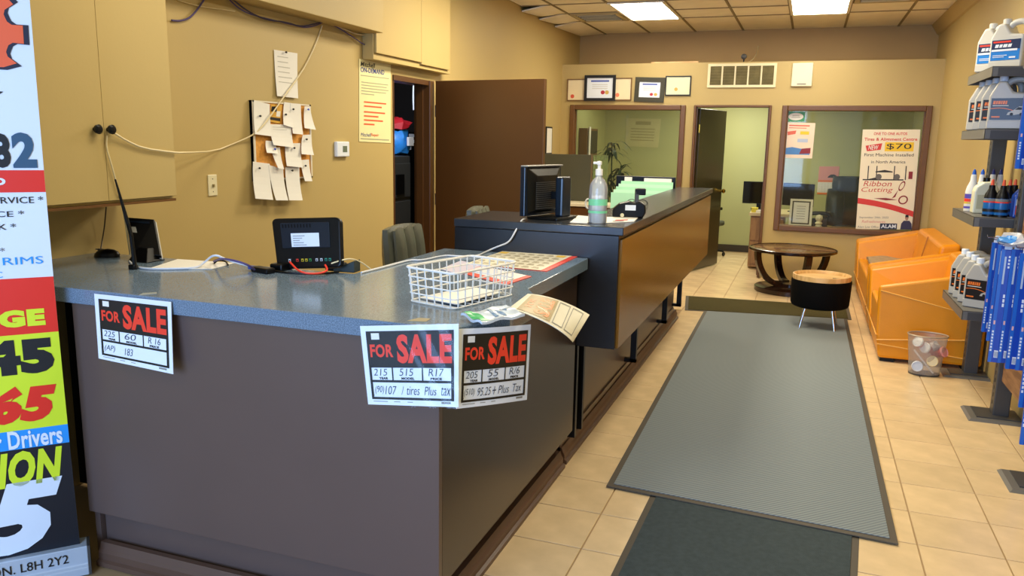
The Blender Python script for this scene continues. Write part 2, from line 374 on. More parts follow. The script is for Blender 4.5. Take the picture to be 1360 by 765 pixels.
# office door, opened inward
t = thing('door_1', 'dark office door swung inward with a round brass knob', 'door', (-1.325, YP+.08, 0), math.radians(74)); t['kind'] = 'structure'
dm = mat('office_door_dark', '#3f3822', .25, var=.05)
B().box(0, .86, -.02, .02, .012, 2.045).build('leaf', dm, t, bevel=.003)
for s in (-1, 1): B().lathe([(.012, 0), (.012, .03), (.026, .035), (.03, .055), (.02, .068), (.001, .07)], 14, M=Matrix.Translation((.80, .02*s, 1.0)) @ Matrix.Rotation(-s*math.pi/2, 4, 'X')).build('knob', P['gold'], t, smooth=True)
for z in (.25, 1.0, 1.8): B().tube([(-.006, -.02, z-.05), (-.006, -.02, z+.05)], .009).build('hinge', P['gold'], t)
# garage doorway: casing, door leaf, dark room beyond
fr = struct(B().box(XL-.13, XL+.025, DY1-.085, DY1, 0, 2.1).build('trim_4', P['doorbrown'], bevel=.006), 'brown door frame of the garage doorway')
B().box(XL-.10, XL-.04, DY1-.10, DY1-.085, 0, 2.06).build('stop', P['doorbrown'], fr)
B().box(XL-.13, XL+.012, DY0, DY1, 2.06, 2.1).build('head', P['doorbrown'], fr)
B().box(XL-.13, XL+.004, DY0, DY0+.02, 0, 2.06).build('jamb', P['doorbrown'], fr)
t = thing('door_2', 'wide brown door standing open into the staff area', 'door', (-3.02, 6.36, 0), math.radians(-7)); t['kind'] = 'structure'
B().box(0, 1.02, -.045, 0, .01, 2.1).build('leaf', P['doorbrown'], t, bevel=.002)
B().box(1.02, 1.022, -.034, -.012, .9, 1.05).build('latch_plate', P['gold'], t)
for z in (.3, 1.1, 1.85): B().tube([(-.01, -.02, z-.05), (-.01, -.02, z+.05)], .01).build('hinge', P['steel'], t)
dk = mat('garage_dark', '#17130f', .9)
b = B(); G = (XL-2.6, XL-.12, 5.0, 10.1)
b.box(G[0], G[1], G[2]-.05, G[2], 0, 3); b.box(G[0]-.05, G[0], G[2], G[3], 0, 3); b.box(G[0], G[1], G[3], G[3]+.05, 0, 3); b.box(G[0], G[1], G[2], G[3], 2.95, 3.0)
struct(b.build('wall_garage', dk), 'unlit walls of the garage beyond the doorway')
# things in the garage
X = -4.25
p = at(530, 250, 0, -4.27)
t = thing('tool_cabinet', 'dark grey tool cabinet inside the unlit garage doorway', 'cabinet', (X-.3, p.y, 0))
gm = mat('garage_grey', '#3c3b34', .6)
B().box(-.28, .28, -.27, .27, 0, 1.42).build('body', gm, t, bevel=.01)
for k in range(3): B().box(.28, .295, -.25, .25, .12+.42*k, .50+.42*k).build('drawer', gm, t, bevel=.006)
B().box(.295, .31, -.1, .07, 1.0, 1.22).build('box_label', P['black'], t)
p = at(531, 180, 0, X-.20)
t = thing('tarp_bundle', 'crumpled blue tarp bundle with a red top, on the garage cabinet', 'tarp', (X-.25, p.y, 1.43))
bm_ = B(); 
prof = [(.02, 0), (.17, .02), (.2, .1), (.19, .2), (.14, .27), (.03, .3)]
bm_.lathe(prof, 14, sx=.8, sy=1.0); 
for q in bm_.v: q += Vector((random.uniform(-.02, .02), random.uniform(-.02, .02), random.uniform(-.02, .02)))
bm_.build('bag', mat('tarp_blue', '#2f8fe0', .35, var=.25, scale=14), t, smooth=True)
bm_ = B().lathe([(.02, .27), (.15, .29), (.17, .35), (.1, .41), (.02, .42)], 12)
for q in bm_.v: q += Vector((random.uniform(-.02, .02), random.uniform(-.02, .02), random.uniform(-.02, .02)))
bm_.build('red_cloth', mat('tarp_red', '#c8202a', .5), t, smooth=True)
B().box(.17, .2, -.06, .06, .1, .2).build('white_label', P['white'], t, bevel=.005)
p = at(541, 185, 0, -4.75)
t = thing('parts_cabinet', 'tall black cabinet with a white letter behind the garage doorway', 'cabinet', (-5.0, p.y+.34, 0))
B().box(-.25, .25, -.34, .5, 0, 1.7).build('body', P['black'], t, bevel=.008)
fn = frame((-4.748, p.y, 0), (0, 1, 0), (0, 0, 1)); r = fn.pr(543, 178, 551, 199)
B().text('F', *r, fn, bold=.03).build('lettering', P['signwhite'], t, world=True)
t = thing('work_lamp', 'small glaring work lamp on a pale hose in the dark garage', 'lamp', tuple(at(552, 110, 0, -4.2)))
B().lathe([(.01, -.03), (.04, -.02), (.045, .02), (.01, .035)], 12).build('bulb', mat('lamp_glow', '#f4f8ff', .5, emit=9), t, smooth=True)
B().tube([(0, -.02, .03), (0, -.12, .09), (0, -.3, .06), (0, -.42, .1)], .012, smooth=2).build('hose', P['signwhite'], t)
B().tube([(0, -.04, .02), (0, -.06, -.12), (.01, -.07, -.3)], .01, smooth=2).build('drop_hose', P['signwhite'], t)
area('garage_fill', (-3.6, 6.6, 2.85), (-4.3, 8.2, 1.2), .5, .5, 45, lin('#dfe8ff'))  # unseen fill light, added so the things in the garage show
# ================================================================== COUNTERS
ZL, ZH = 1.07, 1.225
XE = -1.0                                     # right face of the low counter panel
t = thing('countertop', 'grey speckled low countertop, L-shaped with a clipped front corner', 'countertop', (-2, 2.4, ZL-.055))
pl = [(-3.078, 2.092), (-.945, 2.092), (-.85, 2.32), (-.85, 2.62), (-.954, 2.80), (-.954, 3.675), (-1.71, 3.675), (-1.71, 2.80), (-3.078, 2.80)]
b = B(); v = [(x, y, ZL-.055) for x, y in pl]+[(x, y, ZL) for x, y in pl]; n = len(pl)
b.add(v, [(i, (i+1) % n, n+(i+1) % n, n+i) for i in range(n)])
for zo, rev in ((n, 0), (0, 1)):
    for q in ((0, 1, 2, 3, 4, 7, 8), (4, 5, 6, 7)): b.f.append(tuple(zo+i for i in (q[::-1] if rev else q)))
b.build('worktop', P['counter'], t, bevel=.003, world=True)
t = thing('counter_base', 'dark brown laminate base of the low front counter', 'counter', (-1.8, 2.5, 0))
B().box(-2.47, XE, 2.115, 2.14, .2, ZL-.055).build('front_panel', P['panel'], t, bevel=.002, world=True)
B().box(XE-.025, XE-.0005, 2.1405, at(762, 520, 0, XE).y, .2, ZL-.055).build('side_panel', mat('side_panel_shaded', '#382b20', .3, var=.06, scale=2.5), t, bevel=.002, world=True)  # front panel's laminate, the side's shade put into a darker brown
B().box(-2.47, -2.445, 2.1405, 2.78, .01, ZL-.055).build('end_panel', P['panel'], t, world=True)
B().box(-3.078, -2.475, 2.60, 2.62, .01, ZL-.055).build('dark_infill', P['black'], t, world=True)  # added black sheet standing for the shade in the open gap
b = B().box(-2.44, -1.08, 2.16, 2.20, 0, .26).box(-1.10, -1.08, 2.20, 3.655, 0, .26); b.build('kick_board', P['panel'], t, world=True)
mo = mat('base_moulding', '#5c4436', .45, var=.08)
def mould(b, x0, x1, y0, y1, ax):
    if ax: pr = [(x1-.05, 0), (x1, 0), (x1, .018), (x1-.012, .024), (x1-.012, .05), (x1-.02, .062), (x1-.028, .085), (x1-.05, .085)]
    else: pr = [(y0+.05, 0), (y0, 0), (y0, .018), (y0+.012, .024), (y0+.012, .05), (y0+.02, .062), (y0+.028, .085), (y0+.05, .085)]
    n = len(pr)
    vs = [((q, y0, z) if ax else (x0, q, z)) for q, z in pr]+[((q, y1, z) if ax else (x1, q, z)) for q, z in pr]
    b.add(vs, [tuple(range(n)), tuple(range(n, 2*n))[::-1]]+[(i, (i+1) % n, n+(i+1) % n, n+i) for i in range(n)])
b = B(); mould(b, -2.42, -1.03, 2.085, 0, 0); b.build('front_moulding', mo, t, world=True)
b = B(); mould(b, 0, -1.03, 2.085, 3.66, 1); b.build('side_moulding', mo, t, world=True)
b = B().box(-1.72, -1.69, 2.82, 3.6, .1, ZL-.055); b.build('inner_panel', P['panel'], t, world=True)
for y0 in (at(766, 520, 0, XE).y, at(775, 515, 0, XE).y): B().box(XE-.05, XE-.004, y0, y0+.03, .14, ZL-.07).build('bracket', P['black'], t, world=True)
# high counter
t = thing('reception_counter', 'brown high reception counter with an overhanging side panel', 'counter', (-1.2, 5.5, 0))
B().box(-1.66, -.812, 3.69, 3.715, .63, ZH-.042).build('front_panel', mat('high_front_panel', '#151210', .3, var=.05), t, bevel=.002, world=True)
B().box(-.825, -.8, 3.716, 7.36, .63, ZH-.062).build('side_panel', P['hpanel'], t, bevel=.002, world=True)
B().box(-.84, -.812, 3.716, 7.36, ZH-.06, ZH-.042).build('reveal_strip', P['black'], t, world=True)
B().box(-1.11, -.827, 3.716, 7.36, .64, .66).build('soffit_board', P['panel'], t, world=True)
B().box(-1.10, -1.08, 3.72, 7.36, .06, ZH-.042).build('back_panel', P['panel'], t, world=True)
B().box(-1.08, -.826, 7.34, 7.36, .66, ZH-.042).build('end_panel', P['panel'], t, world=True)
B().box(-1.42, -1.14, 3.72, 3.74, .02, .625).build('dark_infill', P['black'], t, world=True)
B().box(-1.09, -1.07, 3.70, 7.34, 0, .12).build('kick_board', P['panel'], t, world=True)
b = B(); mould(b, 0, -1.035, 3.70, 7.42, 1); b.build('side_moulding', mo, t, world=True)
for x, y in ((841, 481), (882, 429), (911, 396)):
    q = at(x, y, 0, -1.02); z0 = max(.14, q.z); yy = min(q.y, 7.3)
    c = B().box(-1.08, -1.0, yy-.02, yy+.02, .60, .64).box(-1.04, -1.0, yy-.02, yy+.02, z0, .60).box(-1.08, -1.0, yy-.02, yy+.02, z0, z0+.025); c.build('bracket', P['black'], t, world=True)
t = thing('high_countertop', 'dark grey laminate ledge on top of the high reception counter', 'countertop', (-1.2, 5.5, ZH-.04))
pl = [(-1.66, 3.68), (-.79, 3.68), (-.79, 7.40), (-1.10, 7.40), (-1.10, 4.2), (-1.66, 4.2)]; n = 6
b = B(); b.add([(x, y, ZH-.04) for x, y in pl]+[(x, y, ZH) for x, y in pl], [(i, (i+1) % n, n+(i+1) % n, n+i) for i in range(n)]+[(6, 7, 10, 11), (7, 8, 9, 10), (5, 4, 1, 0), (4, 3, 2, 1)])
b.build('worktop', P['htop'], t, bevel=.004, world=True)
t = thing('staff_desk', 'low brown staff desk hidden behind the reception counter', 'desk', (-1.5, 5.8, 0))
B().box(-1.50, -1.12, 4.25, 6.6, .72, .75).build('desk_top', P['htop'], t, world=True)
for y in (4.3, 6.5): B().box(-1.48, -1.14, y, y+.03, 0, .72).build('desk_side', P['panel'], t, world=True)
# ================================================================== FOR SALE SIGNS
def sale(root, fn, year, model, price, line, blk=None, wave=None):
    blk = blk or P['ink']
    B().sheet(fn, .002, 10, 6).build('card', P['signwhite'], root, world=True)
    f = B()
    f.rect(.055, .50, .90, .43, fn, .001, 10, 4); f.rect(.055, .07, .90, .03, fn, .001, 10, 1); f.rect(.055, .285, .90, .03, fn, .001, 10, 1); f.rect(.055, .47, .90, .03, fn, .001, 10, 1)
    for x in (.055, .925): f.rect(x, .10, .025 if x < .5 else .03, .4, fn, .001, 1, 5)
    for x in (.30, .62): f.rect(x, .31, .014, .17, fn, .001, 1, 2)
    f.build('printed_frame', blk, root, world=True)
    r = B(); r.text('FOR', .085, .60, .245, .165, fn, .035); r.text('SALE', .37, .525, .565, .36, fn, .045); r.build('lettering', P['red'], root, world=True)
    B().rect(.11, .825, .085, .08, fn, .0016).build('sticker', P['white'], root, world=True)
    k = B()
    for s, x, w in (('YEAR', .155, .1), ('MODEL', .40, .14), ('PRICE', .71, .12)): k.text(s, x, .322, w, .03, fn, .05)
    k.text('CALL', .062, .11, .022, .16, fn, .0)
    k.build('small_print', P['ink'], root, world=True)
    h = B()
    h.text(year, .10, .37, .15, .085, fn, -.008, .15); h.text(model, .38, .37, .15, .09, fn, -.008, .15); h.text(price, .69, .37, .16, .09, fn, -.008, .15)
    for s, x, w in line: h.text(s, x, .135, w, .105, fn, -.008, .25)
    h.build('handwriting', P['penink'], root, world=True)
    g = B(); 
    for x, w in ((.07, .16), (.30, .07), (.45, .06)): g.rect(x, .04, w, .008, fn, .001)
    g.rect(.82, .035, .1, .025, fn, .001); g.build('fine_print', P['greyink'], root, world=True)
Y1 = 2.083
t = thing('sale_sign', 'for sale sign taped to the counter front at left, reading 225 60 R16', 'sign', (-2.14, Y1, .81), group=None)
sale(t, bil(at(131, 476, 1, Y1-.03), at(230, 497, 1, Y1-.03), at(227, 401, 1, Y1), at(125, 390, 1, Y1)), '225', '60', 'R 16', [('(AP)', .10, .14), ('183', .37, .11)])
t = thing('sale_sign', 'for sale sign under wrinkled plastic at the counter corner, reading 215 515 R17', 'sign', (-1.08, Y1, .81))
f2 = bil(at(489, 537, 1, Y1-.04), at(609, 541, 1, Y1-.04), at(609, 430, 1, Y1-.008), at(478, 433, 1, Y1-.008))
sale(t, f2, '215', '515', 'R17', [('(90)', .10, .10), ('107', .21, .13), ('/', .39, .03), ('tires', .45, .14), ('Plus', .64, .13), ('tax', .82, .10)])
def wr(u, v, d=0): return f2(u*1.02-.01, v*1.03-.015, d+.006+.0035*math.sin(30*u+16*v+2*math.sin(3*v))*u*u+.0006*math.sin(9*v+5*u))
b = B().rect(0, 0, 1, 1, wr, 0, 60, 24); b.build('plastic_sleeve', clear('sleeve_plastic', '#ffffff', .0, .10, .45), t, smooth=True, world=True)
a_ = at(609, 437, 1, 2.095); b_ = Vector((-.797, 2.372, 1.038)); c_ = at(606, 543, 1, 2.075); d_ = b_+Vector((.0, .0, 0))
q = ray(700, 531); tt = (d_.y-.005)/q.y; dd = CAMP+q*tt
f0 = bil(c_, dd, b_, a_)
f3 = lambda u, v, d=0: f0(u, v, d+.010*math.sin(math.pi*u)-.006*(1-v)*math.sin(3*u))
t = thing('sale_sign', 'for sale sign angled round the counter corner, reading 205 55 R16', 'sign', (-.86, 2.2, .81))
sale(t, f3, '205', '55', 'R/6', [('(510)', .09, .13), ('95.25', .26, .18), ('+', .46, .05), ('Plus', .54, .16), ('Tax', .76, .13)])
# curled sign lying over the right edge
L0, L1 = at(676, 409, 2, 1.08), at(701, 390, 2, 1.076); m0, m1 = at(727, 429, 2, 1.062), at(741, 398, 2, 1.062); e0, e1 = at(761, 454, 2, .99), at(783, 418, 2, 1.005)
def curl(u, v, d=0):
    def q(a, m, e): c = 2*m-(a+e)/2; return a*(1-u)**2+c*2*u*(1-u)+e*u*u
    return q(L0, m0, e0)*(1-v)+q(L1, m1, e1)*v+Vector((.2, 0, 1)).normalized()*d
t = thing('sale_sign', 'weathered for sale sign curling out over the right counter edge', 'sign', (-.8, 2.5, 1.06))
B().sheet(curl, .002, 14, 4).build('card', mat('aged_card', '#cfcab4', .45, var=.06), t, world=True, smooth=True)
B().rect(.08, .06, .44, .88, curl, .0012, 10, 3).build('printed_field', mat('faded_brown', '#a08a50', .35, var=.15, scale=30), t, world=True, smooth=True)
rr = lambda u, v, d=0: curl(.08+.44*(1-v), .06+.88*u, d)
b = B(); b.text('SALE', .1, .08, .8, .5, rr, .045, d=.002); b.text('FOR', .25, .68, .5, .22, rr, .035, d=.002); b.build('lettering', mat('faded_orange', '#d98a4a', .35), t, world=True)
b = B()
for (x, y, w, h) in ((.55, .08, .17, .84), (.755, .08, .17, .84)):
    for q in ((x, y, w, .03), (x, y+h-.03, w, .03), (x, y, .012, h), (x+w-.012, y, .012, h)): b.rect(*q, curl, .0014, 3, 1)
b.build('printed_frame', P['greyink'], t, world=True)
# plastic-wrapped packet on the corner
t = thing('wrapped_packet', 'crumpled plastic-wrapped packet with a green edge on the counter corner', 'packet', tuple(at(650, 422, 2, ZL)))
pa, pb, pc, pd = at(612, 420, 2, ZL+.012), at(640, 433, 2, ZL+.004), at(697, 421, 2, ZL+.006), at(672, 408, 2, ZL+.02)
fp = bil(pa, pb, pc, pd); fq = lambda u, v, d=0: fp(u, v, d+.006*math.sin(9*u+4*v)*math.sin(7*v+2)+.010)
B().sheet(fq, .008, 10, 10).build('wrapping', mat('packet_white', '#cdd9e2', .25, var=.2, scale=40), t, world=True, smooth=True)
B().rect(.0, .02, .95, .2, fq, .0015, 8, 2).build('green_band', mat('packet_green', '#35b567', .35, var=.3, scale=30), t, world=True)
b = B(); b.rect(.2, .45, .5, .08, fq, .0015, 4, 1); b.rect(.3, .6, .55, .06, fq, .0015, 4, 1); b.rect(.15, .75, .4, .05, fq, .0015, 4, 1); b.build('print_bar', mat('packet_blue', '#5b83a8', .4), t, world=True)
# ================================================================== THINGS ON THE COUNTERS
# white wire basket
A0, A1, A2 = Vector((-1.245, 2.39, ZL)), Vector((-1.045, 2.325, ZL)), Vector((-.955, 2.645, ZL)); A3 = A0+A2-A1
t = thing('wire_basket', 'white plastic grid basket on the low countertop, holding paper', 'basket', tuple((A0+A2)/2))
ce_ = (A0+A2)/2; H = .118
def ringpt(s, z, fl=1.0):
    cs = [A0, A1, A2, A3]; i = int(s) % 4; q = cs[i].lerp(cs[(i+1) % 4], s-int(s)); f = 1+.07*z/H
    p = ce_+(q-ce_)*f
    u = s-int(s); k = min(u, 1-u)                      # rounded corners
    p = p+(ce_-p)*(.05*max(0, 1-k/.12)**2); p.z = ZL+.004+z; return p
ss = [i/24 for i in range(97)]
B().tube([ringpt(s, H) for s in ss], .0045, 6).build('rim', P['white'], t, world=True)
for z in (.001, .03, .06, .088): B().tube([ringpt(s, z) for s in ss], .0026, 5).build('hoop', P['white'], t, world=True)
for side, nn in ((0, 6), (1, 9), (2, 6), (3, 9)):
    for k in range(nn): B().tube([ringpt(side+(k+.5)/nn, 0), ringpt(side+(k+.5)/nn, H)], .0026, 5).build('upright', P['white'], t, world=True)
for k in range(8): B().tube([A0.lerp(A3, (k+.5)/8)+Vector((0, 0, .004)), A1.lerp(A2, (k+.5)/8)+Vector((0, 0, .004))], .0022, 5).build('floor_bar', P['white'], t, world=True)
t = thing('paper_sheet', 'white paper lying flat inside the wire basket', 'paper', tuple(ce_+Vector((0, 0, .009))))
fb = bil(A0.lerp(A2, .12), A1.lerp(A3, .12), A2.lerp(A0, .12), A3.lerp(A1, .12)); B().sheet(lambda u, v, d=0: fb(u, v, d+.012+.004*v), .002, 3, 3).build('sheet', P['white'], t, world=True)
# flyers on the Y run
def flat(name, label, cat, pts, z, m, th=.002, lift=0):
    q = [at(x, y, 2, z) for x, y in pts]; c = sum(q, Vector())/4; t = thing(name, label, cat, (c.x, c.y, z-th)); f = bil(*q)
    B().sheet(f, th, 2, 2).build('sheet', m, t, world=True); return t, f
pk = mat('flyer_red', '#e8503f', .35); yw = mat('flyer_cream', '#f0ead2', .3)
t, f = flat('tire_chart', 'large cream price chart with a red edge by the high counter', 'chart', [(620, 350), (726, 360), (768, 340), (668, 333.5)], ZL+.003, pk, .003)
B().rect(.0, .0, .93, 1, f, .001).build('printed_field', yw, t, world=True)
b = B(); y2 = B()
for r in range(6):
    for c in range(7):
        if (r, c) in ((5, 0), (5, 6)): y2.rect(.02+c*.125, .06+r*.15, .11, .11, f, .002); continue
        b.rect(.03+c*.125, .07+r*.15, .09, .02, f, .002); b.rect(.03+c*.125, .12+r*.15, .07, .018, f, .002)
b.build('table_rows', mat('chart_ink', '#a89d80', .5), t, world=True); y2.build('yellow_boxes', mat('chart_yellow', '#edc64a', .4), t, world=True)
t, f = flat('flyer', 'smaller red and white flyer between the basket and the chart', 'flyer', [(612, 362), (672, 378), (706, 367), (640, 353)], ZL+.003, pk, .002)
B().rect(0.02, .22, .9, .76, f, .001).build('printed_field', mat('flyer_white', '#e6dede', .35), t, world=True)
t, f = flat('flyer', 'lilac and white leaflet lying behind the wire basket', 'flyer', [(585, 357), (612, 365), (640, 352), (612, 346)], ZL+.002, mat('leaflet_lilac', '#cfc8dc', .35), .0015)
t, f = flat('paper_sheet', 'white sheet lying beside the small tilted screen at left', 'paper', [(196, 357), (282, 357), (312, 349), (236, 344)], ZL+.003, P['white'], .002)
t, f = flat('tape_strip', 'yellowed strip of old tape on the front counter edge', 'tape', [(540, 426), (566, 427), (572, 423), (556, 422)], ZL+.0012, mat('old_tape', '#a89a74', .4), .001)
t, f = flat('tape_strip', 'pale tape scrap near the counter edge above the left sale sign', 'tape', [(184, 392), (208, 390), (208, 388), (190, 389)], ZL+.0012, mat('pale_tape', '#9aa09c', .4), .001)
# left tilted screen (seen from behind)
c = at(190, 347, 2, ZL)
t = thing('small_monitor', 'small black tilted screen on a wedge foot, seen from behind, left', 'monitor', (c.x, c.y, ZL))
pa, pb, pc, pd = at(178, 337, 1, c.y-.02), at(214, 340, 1, c.y+.03), at(205, 291, 1, c.y+.10), at(164, 288, 1, c.y+.05)
f = bil(pa, pb, pc, pd); wv = (pb-pa).cross(pd-pa).normalized()
B().sheet(f, .022).build('back_shell', P['black'], t, bevel=.004, world=True)
B().sheet(lambda u, v, d=0: f(u*1.03-.01, v*1.03-.01, d-.022), .012).build('bezel', mat('bezel_grey', '#b9b9b4', .4), t, bevel=.004, world=True)
B().rect(.12, .86, .7, .05, f, .0012).build('vent_slot', P['bluishblack'], t, world=True); B().rect(.16, .58, .16, .16, f, .0012).build('label', P['greyink'], t, world=True)
B().hexa([c+Vector((-.05, -.04, 0)), c+Vector((.06, -.04, 0)), c+Vector((.06, .07, 0)), c+Vector((-.05, .07, 0))], [c+Vector((-.025, -.0, .06)), c+Vector((.03, -.0, .06)), c+Vector((.03, .03, .06)), c+Vector((-.025, .03, .06))]).build('foot', P['black'], t, bevel=.004, world=True)
p0, p1 = at(170, 297, 1, 2.47), at(153, 238, 1, 2.45); pz = at(174, 312, 1, 2.50)
b0 = Vector((pz.x, pz.y, ZL))
t = thing('antenna', 'thin black tapering antenna standing behind the small left screen', 'antenna', tuple(b0))
B().tube([b0+Vector((.01, 0, 0)), pz, p0, p1], [.0085, .0085, .008, .0035], 8).build('mast', P['black'], t, world=True); B().box(-.014, .014, -.014, .014, 0, .02).build('foot', P['black'], t, bevel=.004)
c = at(142, 341, 2, ZL)
t = thing('computer_mouse', 'black computer mouse at the back of the counter, far left', 'mouse', (c.x, c.y, ZL), .3)
b = B(); vs = []
for j, zz in enumerate((0, .012, .024, .033, .036)):
    for i in range(16): a = 2*math.pi*i/16; k = (1, 1.02, .9, .6, .2)[j]; vs.append((.058*k*math.cos(a)+.004*j*(i > 4 and i < 12), .033*k*math.sin(a), zz))
b.add(vs, [tuple(range(16))[::-1], tuple(range(64, 80))]+[(j*16+i, j*16+(i+1) % 16, j*16+16+(i+1) % 16, j*16+16+i) for j in range(4) for i in range(16)]); b.build('shell', P['black'], t, smooth=True)
B().box(-.05, -.012, -.0012, .0012, .03, .036).build('button_gap', P['greyink'], t); B().lathe([(.006, -.003), (.006, .003)], 10, M=Matrix.Translation((-.034, 0, .031)) @ Matrix.Rotation(math.pi/2, 4, 'X')).build('wheel', P['steel'], t)
# terminal seen from behind, ports at the bottom
yy = 2.66; c = at(408, 361, 2, ZL)
t = thing('terminal_screen', 'black terminal with cable ports and a white label, back towards us', 'monitor', (c.x, c.y, ZL))
yb = c.y
pa, pb, pc, pd = at(368, 357, 1, yb), at(453, 355, 1, yb), at(451, 288, 1, yb+.05), at(360, 290, 1, yb+.05)
f = bil(pa, pb, pc, pd)
def rr_sheet(f, th, r=.08, asp=1.25, n=5):
    o = []
    for cx, cy, a0 in ((1-r, r*asp, -90), (1-r, 1-r*asp, 0), (r, 1-r*asp, 90), (r, r*asp, 180)):
        for k in range(n+1): a = math.radians(a0+90*k/n); o.append((cx+r*math.cos(a), cy+r*asp*math.sin(a)))
    m = len(o); g = B(); g.add([f(u, v, 0) for u, v in o]+[f(u, v, -th) for u, v in o], [tuple(range(m)), tuple(range(m, 2*m))[::-1]]+[(i, m+i, m+(i+1) % m, (i+1) % m) for i in range(m)]); return g
rr_sheet(f, .028).build('housing', P['black'], t, bevel=.006, world=True)
rr_sheet(lambda u, v, d=0: f(.13+.72*u, .40+.50*v, d+.003), .004, .03).build('back_cover', P['bluishblack'], t, world=True, bevel=.001)
B().rect(.28, .42, .42, .27, f, .0045).build('label', P['signwhite'], t, world=True)
g = B()
for k in range(5): g.rect(.31, .63-.045*k, (.18, .14, .10, .16, .2)[k], .012, f, .0055)
g.build('print_line', P['greyink'], t, world=True)
g = B()
for k in range(10): g.rect(.16+.045*k, .80, .02, .07, f, .004)
g.build('vent_slot', P['black'], t, world=True)
for x, cc in ((.22, '#d8d8d8'), (.34, '#d83a2a'), (.42, '#d9c02a'), (.48, '#d9c02a'), (.54, '#3b8f4a'), (.64, '#cfd4d6'), (.71, '#cfd4d6'), (.78, '#2f8f7a'), (.84, '#2f8f7a')):
    B().rect(x-.018, .13, .036, .055, f, .002).build('port', mat('port'+cc, cc, .4), t, world=True); B().rect(x-.010, .137, .02, .03, f, .0028).build('port_hole', P['black'], t, world=True)
for x in (372, 445): q = at(x, 359, 2, ZL); B().box(q.x-.03, q.x+.03, q.y-.03, q.y+.05, ZL, ZL+.03).build('foot', P['black'], t, bevel=.006, world=True)
q = at(463, 361, 2, ZL)
t = thing('charger_wedge', 'dark green-grey wedge-shaped box right of the terminal', 'box', tuple(q), .1)
B().hexa([(-.06, -.02, 0), (.035, -.02, 0), (.035, .04, 0), (-.06, .04, 0)], [(-.06, -.02, .012), (.035, -.02, .05), (.035, .04, .05), (-.06, .04, .012)]).build('shell', mat('wedge_green', '#2b332c', .5), t, bevel=.003)
def cable(name, label, pts, r, m, sm=2):
    o = B().tube(pts, r, 7, smooth=sm).build(name, m, smooth=True); return tag(o, label, 'cable')
C = lambda x, y, z=ZL, d=.005: at(x, y, 2, z+d)+Vector((0, 0, 0))
cable('data_cable', 'red lead plugged into the back of the terminal', [at(385, 348, 1, yb-.01), C(398, 362, ZL, .02), C(420, 364, ZL, .012), C(436, 360, ZL, .02), at(432, 352, 1, yb-.01)], .004, P['red'])
cable('power_cable', 'black cable running along the terminal foot to the splitter', [C(358, 359), C(378, 362), C(400, 363), C(425, 364), C(450, 361)], .004, P['black'])
t = thing('cable_splitter', 'black cable splitter with a purple lead left of the terminal', 'adapter', tuple(at(350, 362, 2, ZL)), -.25)
B().box(-.055, .05, -.022, .022, 0, .022).build('body', P['black'], t, bevel=.006); B().box(-.085, -.055, -.012, .012, .006, .02).build('plug', mat('plug_blue', '#3a4f9a', .4), t, bevel=.003)
cable('data_cable', 'purple lead arching from the splitter over the counter', [C(338, 358, ZL, .014), C(330, 352, ZL, .04), C(312, 346, ZL, .06), C(293, 343, ZL, .05), C(284, 347, ZL, .01)], .0045, P['purple'])
cable('data_cable', 'short dark lead curving beside the purple one', [C(284, 350), C(290, 345, ZL, .02), C(300, 347, ZL, .01), C(303, 352)], .0035, P['black'])
cable('white_cable', 'white cable looping on the counter beside the small left screen', [C(172, 347), C(176, 352), C(190, 357), C(225, 357), C(262, 356), C(272, 348, ZL, .02), C(285, 337, ZL, .07), C(300, 345, ZL, .04), C(330, 353, ZL, .02)], .0045, P['whitecord'])
w0 = at(455, 355, 2, ZL+.05)
cable('white_cable', 'thin pale lead from the terminal to the wedge-shaped box', [at(440, 350, 1, yb-.005), at(452, 346, 1, yb+.01), at(466, 343, 1, yb+.05), at(480, 348, 1, yb+.12), C(492, 357)], .003, P['cord'])
cable('white_cable', 'white cord draped from the high counter across the low one', [at(693, 293, 2, ZH)+Vector((0, .05, .006)), at(692, 294, 2, ZH)+Vector((0, -.0, .005)), at(684, 308, 1, 3.67), at(676, 322, 1, 3.66), at(662, 327, 1, 3.665), C(648, 333), C(632, 341), C(605, 340), C(590, 339), C(560, 346), C(545, 345), C(520, 352), C(480, 362)], .0042, P['whitecord'])
# monitor on the high ledge, seen from behind
c = Vector((-1.285, 3.93, ZH))
t = thing('office_monitor', 'black monitor on the high ledge, turned to the staff side', 'monitor', tuple(c), math.radians(-14))
# local: screen faces +x_local... built as a panel in local yz, thin in x
B().hexa([(-.012, -.175, .02), (.018, -.175, .02), (.018, .175, .02), (-.012, .175, .02)], [(-.012, -.175, .265), (.018, -.175, .265), (.018, .175, .265), (-.012, .175, .265)]).build('frame', P['bluishblack'], t, bevel=.005)
B().hexa([(.018, -.15, .03), (.05, -.09, .05), (.05, .09, .05), (.018, .15, .03)], [(.018, -.165, .262), (.04, -.10, .22), (.04, .10, .22), (.018, .165, .262)]).build('back_shell', P['black'], t, bevel=.006)
B().box(-.012, .03, -.172, .172, .265, .272).build('top_strip', mat('strip_grey', '#8d8c86', .35), t, bevel=.003)
B().box(-.0135, -.012, -.16, .16, .035, .25).build('screen', mat('screen_dark', '#0a0c0f', .1), t)
g = B()
for k in range(14): g.box(.049, .0525, -.12, .06, .055+.010*k, .059+.010*k)
g.build('vent_grille', P['steel'], t)
B().box(.05, .11, .02, .06, .10, .14).build('arm', P['black'], t, bevel=.004)
B().box(.09, .135, -.005, .085, .012, .215).build('stand_column', P['bluishblack'], t, bevel=.01)
B().box(-.03, .15, -.08, .12, 0, .014).build('foot', P['black'], t, bevel=.004)
